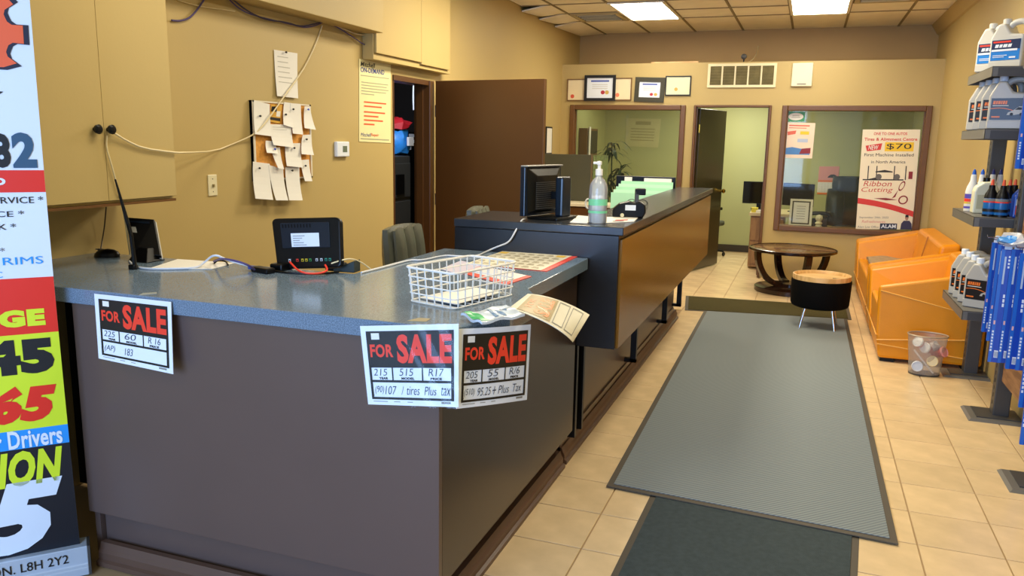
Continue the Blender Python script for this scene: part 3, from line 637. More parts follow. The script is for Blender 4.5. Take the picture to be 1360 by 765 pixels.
# sanitizer bottle
c = at(790.5, 297, 2, ZH); c = Vector((c.x, c.y+.04, ZH))
t = thing('sanitizer_bottle', 'clear pump bottle of gel with green bands on the high counter', 'bottle', tuple(c))
B().lathe([(.001, 0), (.042, .001), (.046, .008), (.046, .165), (.042, .19), (.03, .21), (.018, .222), (.014, .235)], 24, cap=False).build('bottle', clear('bottle_plastic', '#ffffff', .30, .08), t, smooth=True)
B().lathe([(.001, .004), (.0425, .006), (.0425, .10), (.001, .102)], 24, cap=False).build('gel', clear('gel', '#f6fbf8', .22, .1), t, smooth=True)
for z0, z1 in ((.088, .118), (.05, .062)): B().lathe([(.0466, z0), (.0466, z1)], 24, cap=False).build('green_band', mat('band_green', '#7fd6a0', .4), t, smooth=True)
B().lathe([(.018, .232), (.018, .262), (.008, .264), (.008, .282), (.012, .284), (.012, .30), (.002, .302)], 16).build('pump_collar', P['white'], t, smooth=True)
B().box(-.03, .006, -.007, .007, .286, .298).build('nozzle', P['white'], t, bevel=.003)
# card terminal / tape dispenser
c = at(823, 291, 2, ZH); c.y += .12; c.x += .02
t = thing('tape_dispenser', 'black tape dispenser lying behind the gel bottle on the high counter', 'dispenser', tuple(c), math.radians(15))
sp = [(-.085, 0), (.075, 0), (.09, .03), (.085, .07), (.06, .088), (.03, .08), (.0, .088), (-.05, .075), (-.085, .045)]
B().prism(sp, .06, Matrix.Rotation(math.pi/2, 4, 'X') @ Matrix.Translation((0, 0, -.03))).build('body', P['black'], t, bevel=.008)
B().box(.03, .05, -.022, .022, .07, .14).build('stem', P['steel'], t, bevel=.003); B().box(.03, .085, -.022, .022, .12, .155).build('head', P['black'], t, bevel=.005)
B().box(-.02, .035, -.032, -.030, .04, .068).build('label', P['signwhite'], t)
for x in (-.035,): B().lathe([(.010, 0), (.010, .012)], 12, M=Matrix.Translation((x, -.03, .014)) @ Matrix.Rotation(math.pi/2, 4, 'X')).build('roller', P['cream'], t, smooth=True)
t, f = flat('paper_sheet', 'white papers on the high counter under the tape dispenser', 'paper', [(800, 296), (842, 294), (848, 288), (806, 288)], ZH+.003, P['white'], .002)
B().rect(.35, .25, .4, .2, f, .001).build('red_print', P['red'], t, world=True); B().rect(.3, .1, .35, .12, f, .001).build('dark_print', P['ink'], t, world=True)
t, f = flat('paper_sheet', 'loose white papers between the monitor and the gel bottle', 'paper', [(757, 295), (780, 296), (788, 288), (768, 286)], ZH+.002, P['white'], .002)
c = at(768, 283, 2, ZH); c.y += .25
t = thing('coffee_mug', 'white mug, only its handle showing left of the gel bottle', 'mug', (-1.11, 4.42, ZH))
B().lathe([(.001, .003), (.036, 0), (.038, .09), (.034, .09), (.032, .008), (.001, .008)], 20, cap=False).build('cup', P['white'], t, smooth=True)
B().tube([(-.036, 0, .075), (-.06, 0, .07), (-.066, 0, .045), (-.056, 0, .02), (-.036, 0, .018)], .0055, smooth=2).build('handle', P['white'], t, smooth=True)
t = thing('eyeglasses', 'folded dark eyeglasses on the high counter right of the dispenser', 'glasses', tuple(at(846, 274, 2, ZH)))
for s in (-.034, .034): B().tube([(s+.03*math.cos(a), 0, .022+.02*math.sin(a)) for a in [2*math.pi*i/14 for i in range(15)]], .0022, 6).build('rim', P['ink'], t)
B().tube([(-.064, 0, .03), (-.06, .09, .006)], .002, 6).build('temple_arm', P['ink'], t); B().tube([(.064, 0, .03), (.05, .09, .006)], .002, 6).build('temple_arm', P['ink'], t)
# file tray with green sheets
c = at(866, 277, 2, ZH); 
t = thing('file_tray', 'file tray of pale green folders behind the high counter', 'tray', (-1.66, 7.25, 0))
gsh = clear('green_folder', '#bfe8c8', .75, .15)
B().box(-.02, .53, .16, .19, .88, 1.31).build('back_board', P['black'], t, bevel=.004)
B().box(-.02, .53, -.15, .16, .0, .88).build('pedestal', P['black'], t, bevel=.004)
for k in range(5): B().box(-.0+.01*k, .52, -.12+.055*k, -.117+.055*k, .88, 1.17+.024*k).build('folder', mat('folder_green%d' % (k % 2), ('#a9dcb6', '#bce6c4')[k % 2], .45), t)
B().box(.06, .13, .155, .159, 1.25, 1.30).build('tag', P['white'], t); B().box(.25, .50, .12, .15, 1.24, 1.295).build('white_strip', P['white'], t)
# ================================================================== LEFT WALL
def wallp(x, y, off=0): return at(x, y, 0, XL+off)
# low wall cabinet with knobs
FX = -2.72
ys = at(138, 172, 0, FX).y; ye = at(235, 263, 0, FX).y; z0 = at(235, 263, 0, FX).z
t = thing('wall_cabinet', 'tan two-door wall cabinet with round black knobs above the counter', 'cabinet', (-2.9, ys, z0))
B().box(XL+.001, FX-.02, ys-.46, ye-.004, z0+.0, 2.62).build('body', P['wall'], t, world=True)
for n, (a, b_) in enumerate(((ys-.44, ys-.0008), (ys+.0008, ye))):
    d = B().box(FX-.019, FX, a, b_, z0+.012, 2.62).build('door', P['wall'], t, bevel=.0012, world=True)
    ky = at((130, 148)[n], 172, 0, FX+.02).y
    B().lathe([(.008, 0), (.008, .012), (.018, .016), (.02, .026), (.012, .034), (.001, .035)], 14, M=Matrix.Translation((FX, ky, 1.632)) @ Matrix.Rotation(math.pi/2, 4, 'Y')).build('knob', P['black'], d, world=True, smooth=True)
B().box(XL+.001, FX-.005, ys-.46, ye, z0-.012, z0-.001).build('bottom_board', P['trimbrown'], t, world=True)
# upper cabinet over the doorway
zub = at(592, 97, 0, -2.97).z; t = thing('wall_cabinet', 'tan two-door wall cabinet over the garage doorway', 'cabinet', (-3.0, 5.7, 2.16))
UX = -2.97; ya, yb2, yc = at(500, 60, 0, UX).y, at(560, 80, 0, UX).y, at(597, 98, 0, UX).y
B().box(XL+.001, UX-.02, ya-.012, yc+.06, zub, ZC-.005).build('body', P['wall'], t, bevel=.003, world=True)
for a, b_, z in ((ya, yb2-.002, zub+.045), (yb2+.002, yc, zub+.03)): B().box(UX-.019, UX, a, b_, z, ZC-.01).build('door', P['wall'], t, bevel=.003, world=True)
# corkboard and papers
ph = [wallp(332, 265, .012), wallp(397, 268, .012), wallp(412, 140, .012), wallp(332, 132, .012)]
ph = [Vector((XL+.02, at(333, 200, 0, XL).y, 1.24)), Vector((XL+.02, at(410, 200, 0, XL).y, 1.24)), Vector((XL+.02, at(410, 200, 0, XL).y, 1.82)), Vector((XL+.02, at(333, 200, 0, XL).y, 1.82))]
t = thing('corkboard', 'orange-brown corkboard in a pale frame, half covered by papers', 'board', tuple(ph[0]))
zb = at(405, 236, 0, XL).z
ph[0].z = zb; ph[1].z = zb
f = bil(*ph)
B().sheet(f, .018).build('cork', mat('cork', '#dd9c42', .8, var=.2, scale=60), t, world=True)
fr_ = B(); w = ph[1].y-ph[0].y; h = 1.82-zb
for q in ((0, 0, 1, .02), (0, .98, 1, .02), (0, 0, .025, 1), (.975, 0, .025, 1)): fr_.sheet(lambda u, v, d=0, q=q: f(q[0]+q[2]*u, q[1]+q[3]*v, d+.006), .024)
fr_.build('frame', mat('board_frame', '#e2d9c0', .5), t, world=True)
pin = P['ink']
def note(label, pts, off, lines=0, pinp=None, blue=False, curlamt=.02):
    q = [at(x, y, 0, XL+off) for x, y in pts]         # lower-left, lower-right, upper-right, upper-left
    g = bil(*q); fn = lambda u, v, d=0: g(u, v, d+curlamt*(1-v)**2)
    t = thing('pinned_note', label, 'paper', tuple(sum(q, Vector())/4))
    B().sheet(fn, .0012, 2, 5).build('sheet', P['white'], t, world=True, smooth=False)
    if lines:
        b = B()
        for k in range(lines): b.rect(.12, .86-.11*k, random.uniform(.45, .75), .018, fn, .001, 2, 1)
        b.build('faint_writing', mat('faint', '#b9b6aa', .6), t, world=True)
    if pinp:
        c = at(*pinp, 0, XL+off+.004); B().lathe([(.002, 0), (.002, .006), (.006, .007), (.006, .014), (.002, .016)], 10, M=Matrix.Translation(c) @ Matrix.Rotation(math.pi/2, 4, 'Y')).build('pin', mat('pin_blue', '#2b4fc0', .3) if blue else pin, t, world=True)
S_ = lambda L: [(320+x/3.477, 55+y/3.477) for x, y in L]
note('tall white notice pinned above the corkboard, with the cream cord across it', S_([(160, 252), (257, 263), (261, 55), (153, 38)]), .006, 6, (320+203/3.477, 55+50/3.477), curlamt=.012)
note('large white sheet at the top left of the corkboard', S_([(52, 428), (131, 438), (133, 290), (60, 272)]), .030, 0, (344, 154), curlamt=.02)
note('white card under the yellow-black leaflet, top middle of the corkboard', S_([(185, 385), (232, 400), (235, 285), (200, 280)]), .030, 0, (378, 152))
note('narrow white sheet right of the top middle card on the corkboard', S_([(228, 425), (275, 430), (277, 290), (228, 285)]), .032, 0, (388, 145))
note('small white tag with a blue pin at the top right of the corkboard', S_([(282, 400), (334, 408), (318, 300), (294, 300)]), .034, 0, (320+306/3.477, 55+314/3.477), blue=True)
note('wide white slip with a handwritten head in the middle of the corkboard', S_([(138, 478), (232, 490), (233, 385), (132, 382)]), .038, 2, None)
note('white note at the right middle edge of the corkboard', S_([(268, 520), (325, 525), (324, 430), (285, 432)]), .036, 0, (320+298/3.477, 55+452/3.477))
note('little white scrap left of the middle of the corkboard', S_([(108, 514), (160, 518), (160, 462), (115, 458)]), .036, 0, None)
note('slanted white slip below the middle scrap on the corkboard', S_([(160, 585), (187, 590), (180, 490), (138, 490)]), .040, 0, (320+152/3.477, 55+497/3.477), blue=True)
note('torn white sheet in the lower middle of the corkboard', S_([(200, 575), (273, 582), (275, 470), (205, 470)]), .034, 0, (320+241/3.477, 55+492/3.477))
note('white tag at the lower right corner of the corkboard', S_([(284, 645), (318, 645), (314, 545), (276, 548)]), .036, 0, (320+293/3.477, 55+574/3.477))
note('long white page hanging below the corkboard, leftmost of three', S_([(48, 725), (130, 731), (133, 565), (56, 555)]), .034, 0, (320+80/3.477, 55+585/3.477), curlamt=.03)
note('long white page hanging below the corkboard, middle of three', S_([(143, 733), (200, 733), (195, 590), (128, 570)]), .036, 0, None, curlamt=.03)
note('long white page hanging below the corkboard, rightmost of three', S_([(205, 733), (267, 733), (270, 580), (205, 580)]), .034, 0, (320+232/3.477, 55+596/3.477), curlamt=.03)
t = thing('leaflet', 'yellow and black leaflet at the top of the corkboard', 'leaflet', tuple(at(366, 151, 0, XL+.028)))
g = bil(*[at(x, y, 0, XL+.027) for x, y in S_([(130, 370), (182, 380), (190, 292), (140, 292)])]); B().sheet(g, .001).build('sheet', mat('leaf_yellow', '#d9a63a', .5), t, world=True)
B().rect(.05, .12, .9, .16, g).rect(.05, .6, .5, .3, g).build('dark_print', P['ink'], t, world=True); B().rect(.55, .35, .35, .3, g).build('pale_print', P['white'], t, world=True)
# switch, thermostat, poster
def plate(name, label, cat, x, y, w, h, m, off=.0):
    p = wallp(x, y); return thing(name, label, cat, (XL, p.y, p.z))
t = plate('light_switch', 'cream toggle light switch on the wall left of the corkboard', 'switch', 281.5, 246, 0, 0, 0)
B().box(0, .007, -.035, .035, -.058, .058).build('plate', P['cream'], t, bevel=.003); B().box(.007, .016, -.005, .005, -.010, .006).build('toggle', mat('toggle', '#8a7d55', .4), t)
for z in (-.035, .035): B().lathe([(.003, 0), (.003, .001)], 8, M=Matrix.Translation((.007, 0, z)) @ Matrix.Rotation(math.pi/2, 4, 'Y')).build('screw', P['steel'], t)
t = plate('thermostat', 'square white thermostat with a grey display beside the poster', 'thermostat', 452, 198, 0, 0, 0)
B().box(0, .026, -.08, .08, -.052, .052).build('case', P['signwhite'], t, bevel=.006); B().box(.026, .028, -.008, .045, -.02, .022).build('display', mat('lcd', '#6f7a66', .3), t)
pts = [at(477, 188, 0, XL+.004), at(519, 190, 0, XL+.004), at(519, 84, 0, XL+.004), at(477, 78, 0, XL+.004)]
t = thing('wall_poster', 'pale yellow poster with blue heading left of the garage doorway', 'poster', tuple(pts[0]))
f = bil(*pts); B().sheet(f, .002).build('sheet', mat('poster_yellow', '#efe6ac', .4, var=.03), t, world=True)
b = B(); b.text('Mitchell', .04, .915, .44, .055, f, .02, .15); b.build('dark_heading', P['ink'], t, world=True)
b = B(); b.text('ON-DEMAND', .04, .845, .74, .06, f, .02); b.text('Mitchell', .05, .065, .30, .045, f, .0, .15); b.build('blue_lettering', mat('poster_blue', '#2b3c8c', .5), t, world=True)
b = B(); b.text('Repair', .36, .065, .24, .045, f, .01); 
for k, ww in enumerate((.78, .62, .74, .5, .66, .36)): b.rect(.14, .48-.05*k-(.02 if k > 1 else 0), ww*.9, .018, f, .001)
b.build('orange_lettering', mat('poster_orange', '#e0603a', .5), t, world=True)
b = B(); b.rect(.04, .80, .9, .012, f); b.rect(.04, .03, .9, .014, f)
for k in range(5): b.rect(.06, .72-.035*k, (.85, .8, .86, .78, .4)[k], .012, f)
b.build('grey_print', mat('poster_grey', '#a8a888', .5), t, world=True)
# cords on the wall
cw = lambda x, y, o=.008: at(x, y, 0, XL+o)
cable('wall_cable', 'cream cord strung from a cabinet knob across the corkboard to the soffit', [at(149, 175, 0, FX+.02), at(168, 187, 0, FX+.012), at(190, 197, 0, FX+.01), at(228, 202, 0, FX+.01), at(240, 203, 0, FX+.012), cw(285, 201), cw(312, 190), cw(333, 181, .03), cw(345, 172, .05), cw(358, 156, .05), cw(378, 127, .03), cw(400, 97, .012), cw(412, 75), cw(422, 52), cw(428, 34)], .0045, P['cord'], 1)
cable('white_cable', 'white cord hanging from the cabinet knob down behind the small screen', [at(142, 180, 0, FX+.01), at(141, 196, 0, FX+.01), at(147, 215, 0, FX+.012), at(153, 237, 0, FX+.012), at(160, 262, 0, FX+.01), at(166, 290, 0, FX-.05), at(171, 325, 0, FX-.1), at(173, 338, 0, FX-.12)], .004, P['cord'], 1)
cable('dark_cord', 'thin dark cord hanging on the wall down to the computer mouse', [at(141, 275, 0, XL+.05), at(139, 300, 0, XL+.03), at(136, 318, 0, XL+.02), at(134, 330, 0, XL+.05)], .003, mat('cord_brown', '#3f3220', .5), 2)
cable('network_cable', 'purple network cable looping over the top of the tan cabinet', [cw(228, 27, .012), cw(240, 28, .012), cw(252, 24, .012), cw(262, 13, .012), cw(272, -2, .012)], .005, P['purple'])
cable('network_cable', 'long purple network cable sagging under the soffit to the upper cabinet', [cw(305, 0, .02), cw(318, 12, .02), cw(335, 20, .02), cw(360, 26, .02), cw(385, 32, .02), cw(405, 37, .02), cw(420, 34, .02), cw(432, 28, .02), cw(450, 37, .02), cw(470, 50, .02), cw(484, 60, .02), cw(498, 62, .03)], .0038, P['purple'])
cable('network_cable', 'second dark cable sagging beside the long purple one', [cw(310, 0, .03), cw(330, 16, .03), cw(355, 27, .03), cw(380, 29, .03), cw(400, 36, .03), cw(425, 30, .03)], .0045, mat('cable_dark', '#3b3550', .5))
cable('wall_cable', 'cream cord along the top of the wall at the upper left', [cw(236, 0), cw(262, 8), cw(290, 12), cw(312, 15)], .004, P['cord'])
cable('wall_cable', 'short cream cord running from under the soffit to the upper cabinet', [cw(436, 30, .02), cw(455, 38, .02), cw(472, 45, .02), cw(484, 47, .02), cw(498, 45, .03)], .005, P['cord'])
p = at(726, 188, 0, XL)
t = thing('picture_frame', 'small framed paper on the left wall beyond the brown door', 'picture', (XL, 9.66, 1.62))
B().box(0, .02, -.12, .12, -.17, .17).build('frame', P['ink'], t); B().box(.02, .022, -.10, .10, -.15, .15).build('paper', P['white'], t)
# ================================================================== PARTITION
def fac(y): return lambda x, yy, d=0: None
def pframe(name, label, cat, a, b_, y, fm, inner, w=.018, seals=(), head=None, tilt=0, dth=.02):
    p0, p1 = at(*a, 1, y), at(*b_, 1, y); cx, cz = (p0.x+p1.x)/2, (p0.z+p1.z)/2; hw, hh = abs(p1.x-p0.x)/2, abs(p1.z-p0.z)/2
    t = thing(name, label, cat, (cx, y, cz)); M = Matrix.Rotation(tilt, 4, 'Y')
    g = B()
    for q in ((-hw, hw, -hh, -hh+w), (-hw, hw, hh-w, hh), (-hw, -hw+w, -hh+w, hh-w), (hw-w, hw, -hh+w, hh-w)): g.box(q[0], q[1], -dth, 0, q[2], q[3], M)
    g.build('frame', fm, t); B().box(-hw+w, hw-w, -dth*.5, 0, -hh+w, hh-w, M).build('paper', inner, t)
    fn = lambda u, v, d=0: M @ Vector(((-1+2*u)*(hw-w), -dth*.5-d, (-1+2*v)*(hh-w)))
    if head: B().rect(.15, .80, .7, .09, fn, .001).build('heading', head, t); g = B(); [g.rect(.2, .66-.1*k, .6, .02, fn, .001) for k in range(3)]; g.build('print_line', mat('cert_print', '#b9b4a4', .6), t)
    for (u, v, m) in seals: B().shape([(u+.10*math.cos(k*math.pi/8)*hh/hw*1.0, v+.10*math.sin(k*math.pi/8)) for k in range(16)], fn, .0015).build('seal', m, t)
    return t
sr = mat('seal_red', '#d9563a', .5); sg = mat('seal_gold', '#c9a850', .5); sd = mat('seal_dark', '#b03038', .5)
cp_ = mat('cert_cream', '#ead9b0', .5); bh = mat('cert_blue', '#5468b4', .5); oak = mat('thin_oak', '#7d5a2c', .5)
YC = YP-.001
pframe('certificate', 'cream certificate with a red seal, leftmost above the left window', 'certificate', (754, 105), (777, 134), YC, oak, cp_, .012, ((.28, .18, sr),))
pframe('certificate', 'certificate with blue heading in a thick black frame, second from left', 'certificate', (777, 100), (817, 134), YC-.022, P['ink'], P['signwhite'], .035, ((.62, .28, sd), (.78, .28, sg)), bh)
pframe('certificate', 'cream certificate with an orange seal right of the black frame', 'certificate', (815, 103.5), (838.5, 133.5), YC, oak, cp_, .012, ((.22, .22, mat('seal_orange', '#e8805a', .5)),))
pframe('certificate', 'slightly tilted certificate in a dark olive frame, fourth from left', 'certificate', (844, 103), (882, 135.5), YC, mat('olive_frame', '#3a3620', .5), P['signwhite'], .055, ((.6, .2, sd), (.8, .2, sg)), bh, .03)
pframe('certificate', 'pale certificate in a thin black frame, rightmost of the row', 'certificate', (884.5, 101), (917, 127), YC, P['ink'], mat('cert_pale', '#e2e0b8', .5), .012, ((.42, .3, sg),))
p0, p1 = at(941, 85, 1, YP), at(1030, 116, 1, YP)
t = thing('wall_grille', 'cream return-air grille with five dusty sections over the doorway', 'vent', ((p0.x+p1.x)/2, YP-.001, (p0.z+p1.z)/2))
hw, hh = (p1.x-p0.x)/2, (p0.z-p1.z)/2; g = B(); wv_ = mat('grille_cream', '#e6d9ae', .5)
for q in ((-hw, hw, -hh, -hh+.03), (-hw, hw, hh-.03, hh), (-hw, -hw+.03, -hh+.03, hh-.03), (hw-.03, hw, -hh+.03, hh-.03)): g.box(q[0], q[1], -.018, 0, q[2], q[3])
g.build('frame', wv_, t)
for k in range(1, 5): x = -hw+.02+(2*hw-.04)*k/5; B().box(x-.009, x+.009, -.016, -.002, -hh+.03, hh-.03).build('divider', wv_, t)
B().box(-hw+.03, hw-.03, -.003, -.001, -hh+.03, hh-.03).build('duct_opening', mat('dusty', '#5d5332', .9, var=.35, scale=9), t)
for k in range(12): z = -hh+.045+(2*hh-.09)*k/11; B().box(-hw+.03, hw-.03, -.012, -.004, z-.003, z+.003, ).build('slat', mat('dusty_slat', '#8f8458', .8, var=.35, scale=9), t)
p0, p1 = at(1053, 84, 1, YP), at(1078, 115, 1, YP)
t = thing('wall_panel_box', 'blank cream panel box on the partition right of the grille', 'box', ((p0.x+p1.x)/2, YP-.001, (p0.z+p1.z)/2)); hw, hh = (p1.x-p0.x)/2, (p0.z-p1.z)/2
B().box(-hw, hw, -.03, 0, -hh, hh).build('case', P['cream'], t, bevel=.008); B().box(-.05, .05, -.032, -.03, -hh+.02, -hh+.035).build('name_strip', P['greyink'], t)
a, b_ = at(865, 83, 1, YP+.1), at(930, 81, 1, YP+.1)
t = thing('wood_board', 'thin pale board lying on the ledge above the certificates', 'board', ((a.x+b_.x)/2, YP+.1, 2.586)); B().box(-.29, .29, -.07, .07, 0, .02).build('plank', P['wood'], t, bevel=.003)
p = at(988, 76, 1, YP+.15)
t = thing('ceiling_sensor', 'small dark round sensor on the ledge above the grille', 'sensor', (p.x, YP+.15, 2.586))
B().tube([(0, 0, 0), (0, 0, .05)], .008).build('stem', P['black'], t); B().lathe([(.001, -.03), (.03, -.02), (.035, 0), (.03, .02), (.001, .03)], 14, M=Matrix.Translation((0, 0, .075)) @ Matrix.Rotation(math.pi/2, 4, 'X')).build('head', P['steel'], t, smooth=True)
B().tube([(0.03, .02, 0), (.09, .2, .05), (.12, .6, .2), (.1, .79, .42)], .006, smooth=2).build('cord', P['cord'], t)
# posters on the right window glass
YG = YP+.038
def wposter(name, label, pts, m):
    q = [at(x, y, 1, YG) for x, y in pts]; t = thing(name, label, 'poster', tuple(q[0])); f = bil(*q); B().sheet(f, .0015).build('sheet', m, t, world=True); return t, f
poster_c = mat('poster_cream', '#f0e6c8', .4, var=.02); pr_ = mat('poster_red', '#d83a30', .45); py_ = mat('poster_gold', '#f2c81e', .45); pd_ = mat('poster_dark', '#2a2622', .5); dr_ = mat('poster_darkred', '#8c1f22', .45)
t, f = wposter('window_poster', 'large cream poster with $70 and a red ribbon on the right window', [(1136.5, 304), (1211.5, 305), (1222.5, 172), (1146, 172)], poster_c)
b = B(); b.text('ONE TO ONE AUTOS', .20, .945, .58, .028, f, .02); b.text('Tires & Alignment Centre', .04, .88, .92, .04, f, .02); b.build('red_heading', pr_, t, world=True)
B().shape([(.07, .84), (.36, .865), (.34, .80), (.1, .785)], f).build('new_burst', pr_, t, world=True); B().text('NEW', .12, .80, .18, .045, f, .02, .2, d=.002).build('new_lettering', P['white'], t, world=True)
B().rect(.41, .785, .50, .09, f).build('price_box', py_, t, world=True)
b = B(); b.text('$70', .44, .80, .43, .062, f, .0, d=.002); b.text('First Machine Installed', .06, .735, .86, .03, f); b.text('in North America', .19, .665, .60, .03, f)
for x in (.14, .29, .60, .80): b.rect(x, .50, .018, .14, f)
b.rect(.06, .495, .72, .012, f); b.shape([(.28, .585), (.44, .60), (.58, .585), (.58, .575), (.28, .575)], f)
b.shape([(.10, .50), (.30, .525), (.30, .50)], f); b.build('dark_print', pd_, t, world=True)
b = B()
for x in (.34, .66): b.shape([(x+.055*math.cos(k*math.pi/6), .53+.03*math.sin(k*math.pi/6)) for k in range(12)], f, .0015)
b.build('car_wheel', mat('print_grey', '#6a6560', .5), t, world=True)
B().rect(.86, .51, .07, .075, f).build('red_unit', dr_, t, world=True)
b = B(); b.text('Ribbon', .08, .435, .50, .055, f, 0, .2); b.text('Cutting', .05, .365, .56, .06, f, 0, .2); b.build('script_lettering', mat('script_red', '#c9564a', .45), t, world=True)
b = B()
for cx, cy, a in ((.76, .44, .9), (.80, .30, .1)):
    pts = []
    ring = [(cx+.085*math.cos(k*math.pi/8)*math.cos(a)-.028*math.sin(k*math.pi/8)*math.sin(a), cy+(.085*math.cos(k*math.pi/8)*math.sin(a)*.62+.045*math.sin(k*math.pi/8)*math.cos(a))) for k in range(17)]
    inn = [(cx+(x-cx)*.72, cy+(y-cy)*.72) for x, y in ring]
    for k in range(16): b.shape([ring[k], ring[k+1], inn[k+1], inn[k]], f, .0015)
b.shape([(.70, .40), (.66, .33), (.60, .315), (.64, .345)], f, .0015); b.shape([(.70, .30), (.5, .318), (.28, .315), (.5, .295)], f, .0015); b.build('scissors_print', dr_, t, world=True)
rb = B(); m_ = 10
for k in range(m_):
    u0, u1 = k/m_, (k+1)/m_; g0 = lambda u: .305-.135*u+.02*math.sin(3*u); rb.shape([(u0, g0(u0)-.045), (u1, g0(u1)-.045-.0), (u1, g0(u1)+.012), (u0, g0(u0)+.012)], f, .0012)
rb.build('ribbon_print', pr_, t, world=True)
b = B(); b.text('September 24th, 2022', .05, .105, .52, .025, f); b.text('Alam Law Office', .03, .012, .38, .022, f); b.build('small_lettering', P['greyink'], t, world=True)
b = B(); b.text('Refreshments', .1, .065, .42, .026, f, 0, .2); b.build('pink_script', mat('pink_script', '#d98a80', .5), t, world=True)
b = B().rect(.43, .0, .30, .06, f); b.build('logo_box', mat('logo_navy', '#26304c', .5), t, world=True); b = B().text('ALAM', .45, .012, .26, .038, f, .03, d=.002); b.build('logo_lettering', P['signwhite'], t, world=True)
b = B().shape([(.79, .0), (.99, .0), (.98, .06), (.94, .09), (.84, .09), (.80, .06)], f); b.build('suit_print', mat('suit_navy', '#3a3550', .5), t, world=True)
b = B().shape([(.89+.03*math.cos(k*math.pi/6), .12+.028*math.sin(k*math.pi/6)) for k in range(12)], f); b.build('face_print', mat('face_print', '#b98a70', .5), t, world=True)
b = B().shape([(.86, .125), (.92, .125), (.915, .15), (.865, .15)], f, .0018); b.build('hair_print', P['ink'], t, world=True)
t, f = wposter('window_poster', 'small cream and red poster at the upper left of the right window', [(1039, 209.5), (1078.5, 210.5), (1083, 163.5), (1044, 162.5)], mat('poster_peach', '#f0d9bc', .4))
b = B(); b.rect(.12, .90, .7, .035, f); b.rect(.12, .84, .6, .02, f); b.shape([(.08, .74), (.38, .78), (.36, .68), (.1, .64)], f); b.build('red_print', mat('poster_coral', '#e06a4c', .45), t, world=True)
B().rect(.52, .67, .3, .09, f).build('yellow_box', py_, t, world=True)
B().shape([(.02, .10), (.9, .10), (.92, .30), (.6, .27), (.3, .31), (.02, .27)], f).build('blue_print', mat('poster_sky', '#4f86c4', .45), t, world=True)
B().shape([(.55, .12), (.92, .14), (.92, .30), (.62, .27)], f, .0015).build('dark_red_print', dr_, t, world=True); B().rect(.45, .45, .35, .1, f).build('pale_print', mat('pale_blue', '#b8c4d8', .5), t, world=True)
t, f = wposter('window_sticker', 'small green-edged certificate sticker at the top left window corner', [(1044.5, 161.5), (1068.5, 161.5), (1069.5, 148.5), (1046, 148)], mat('sticker_green', '#3f9460', .45))
B().shape([(.5+.42*math.cos(k*math.pi/10), .5+.38*math.sin(k*math.pi/10)) for k in range(20)], f).build('pale_oval', P['white'], t, world=True); B().rect(.3, .55, .4, .06, f, .0015).rect(.25, .4, .5, .05, f, .0015).build('print_line', P['greyink'], t, world=True)
# ================================================================== IN THE OFFICE
t = thing('window_ledge', 'narrow shelf inside the right office window', 'shelf', (.45, YP+.2, 0))
B().box(-.79, .78, -.09, .15, .62, .645).build('shelf_board', P['deskwood'], t); B().box(-.79, -.76, -.09, .14, .0, .62).build('support', P['deskwood'], t); B().box(.75, .78, -.09, .14, .0, .62).build('support', P['deskwood'], t)
p = at(1062, 301, 1, YP+.14)
t = thing('framed_letter', 'white-framed letter standing inside the right office window', 'picture', (p.x, YP+.16, .645)); wf = mat('frame_white', '#e6e2cc', .5)
g = B(); M = Matrix.Rotation(-.1, 4, 'X')
for q in ((-.13, .13, 0, .025), (-.13, .13, .305, .33), (-.13, -.105, .025, .305), (.105, .13, .025, .305)): g.box(q[0], q[1], -.02, 0, q[2], q[3], M)
g.build('frame', wf, t); B().box(-.105, .105, -.008, 0, .025, .305, M).build('mount', mat('mount_dark', '#4a4232', .6), t); B().box(-.088, .088, -.012, -.009, .042, .29, M).build('paper', P['white'], t)
g = B(); [g.box(-.05, .05, -.0135, -.012, .24-.03*k, .245-.03*k, M) for k in range(6)]; g.build('print_line', P['greyink'], t)
p = at(1087, 300, 1, YP+.14)
t = thing('bust_figurine', 'little cream bust figurine on the ledge inside the right window', 'figurine', (p.x, YP+.14, .645))
B().lathe([(.04, 0), (.045, .01), (.03, .03), (.045, .05), (.03, .065), (.026, .075), (.04, .095), (.042, .12), (.03, .145), (.004, .155)], 16).build('body', P['cream'], t, smooth=True)
for s in (-1, 1): B().lathe([(.001, -.004), (.005, 0), (.001, .004)], 8, M=Matrix.Translation((.014*s, -.04, .112))).build('eye', P['ink'], t)
B().lathe([(.001, -.006), (.007, 0), (.001, .006)], 8, M=Matrix.Translation((0, -.043, .1))).build('nose', P['cream'], t)
t = thing('desk_phone', 'dark telephone handset behind the bust figurine in the office', 'phone', (p.x+.01, YP+.235, .645))
B().box(-.09, .09, -.02, .05, 0, .10).build('base', P['black'], t, bevel=.01); B().tube([(-.12, -.0, .13), (-.10, 0, .16), (0, 0, .165), (.10, 0, .16), (.12, 0, .12)], .024, 10, smooth=2).build('handset', P['black'], t, smooth=True)
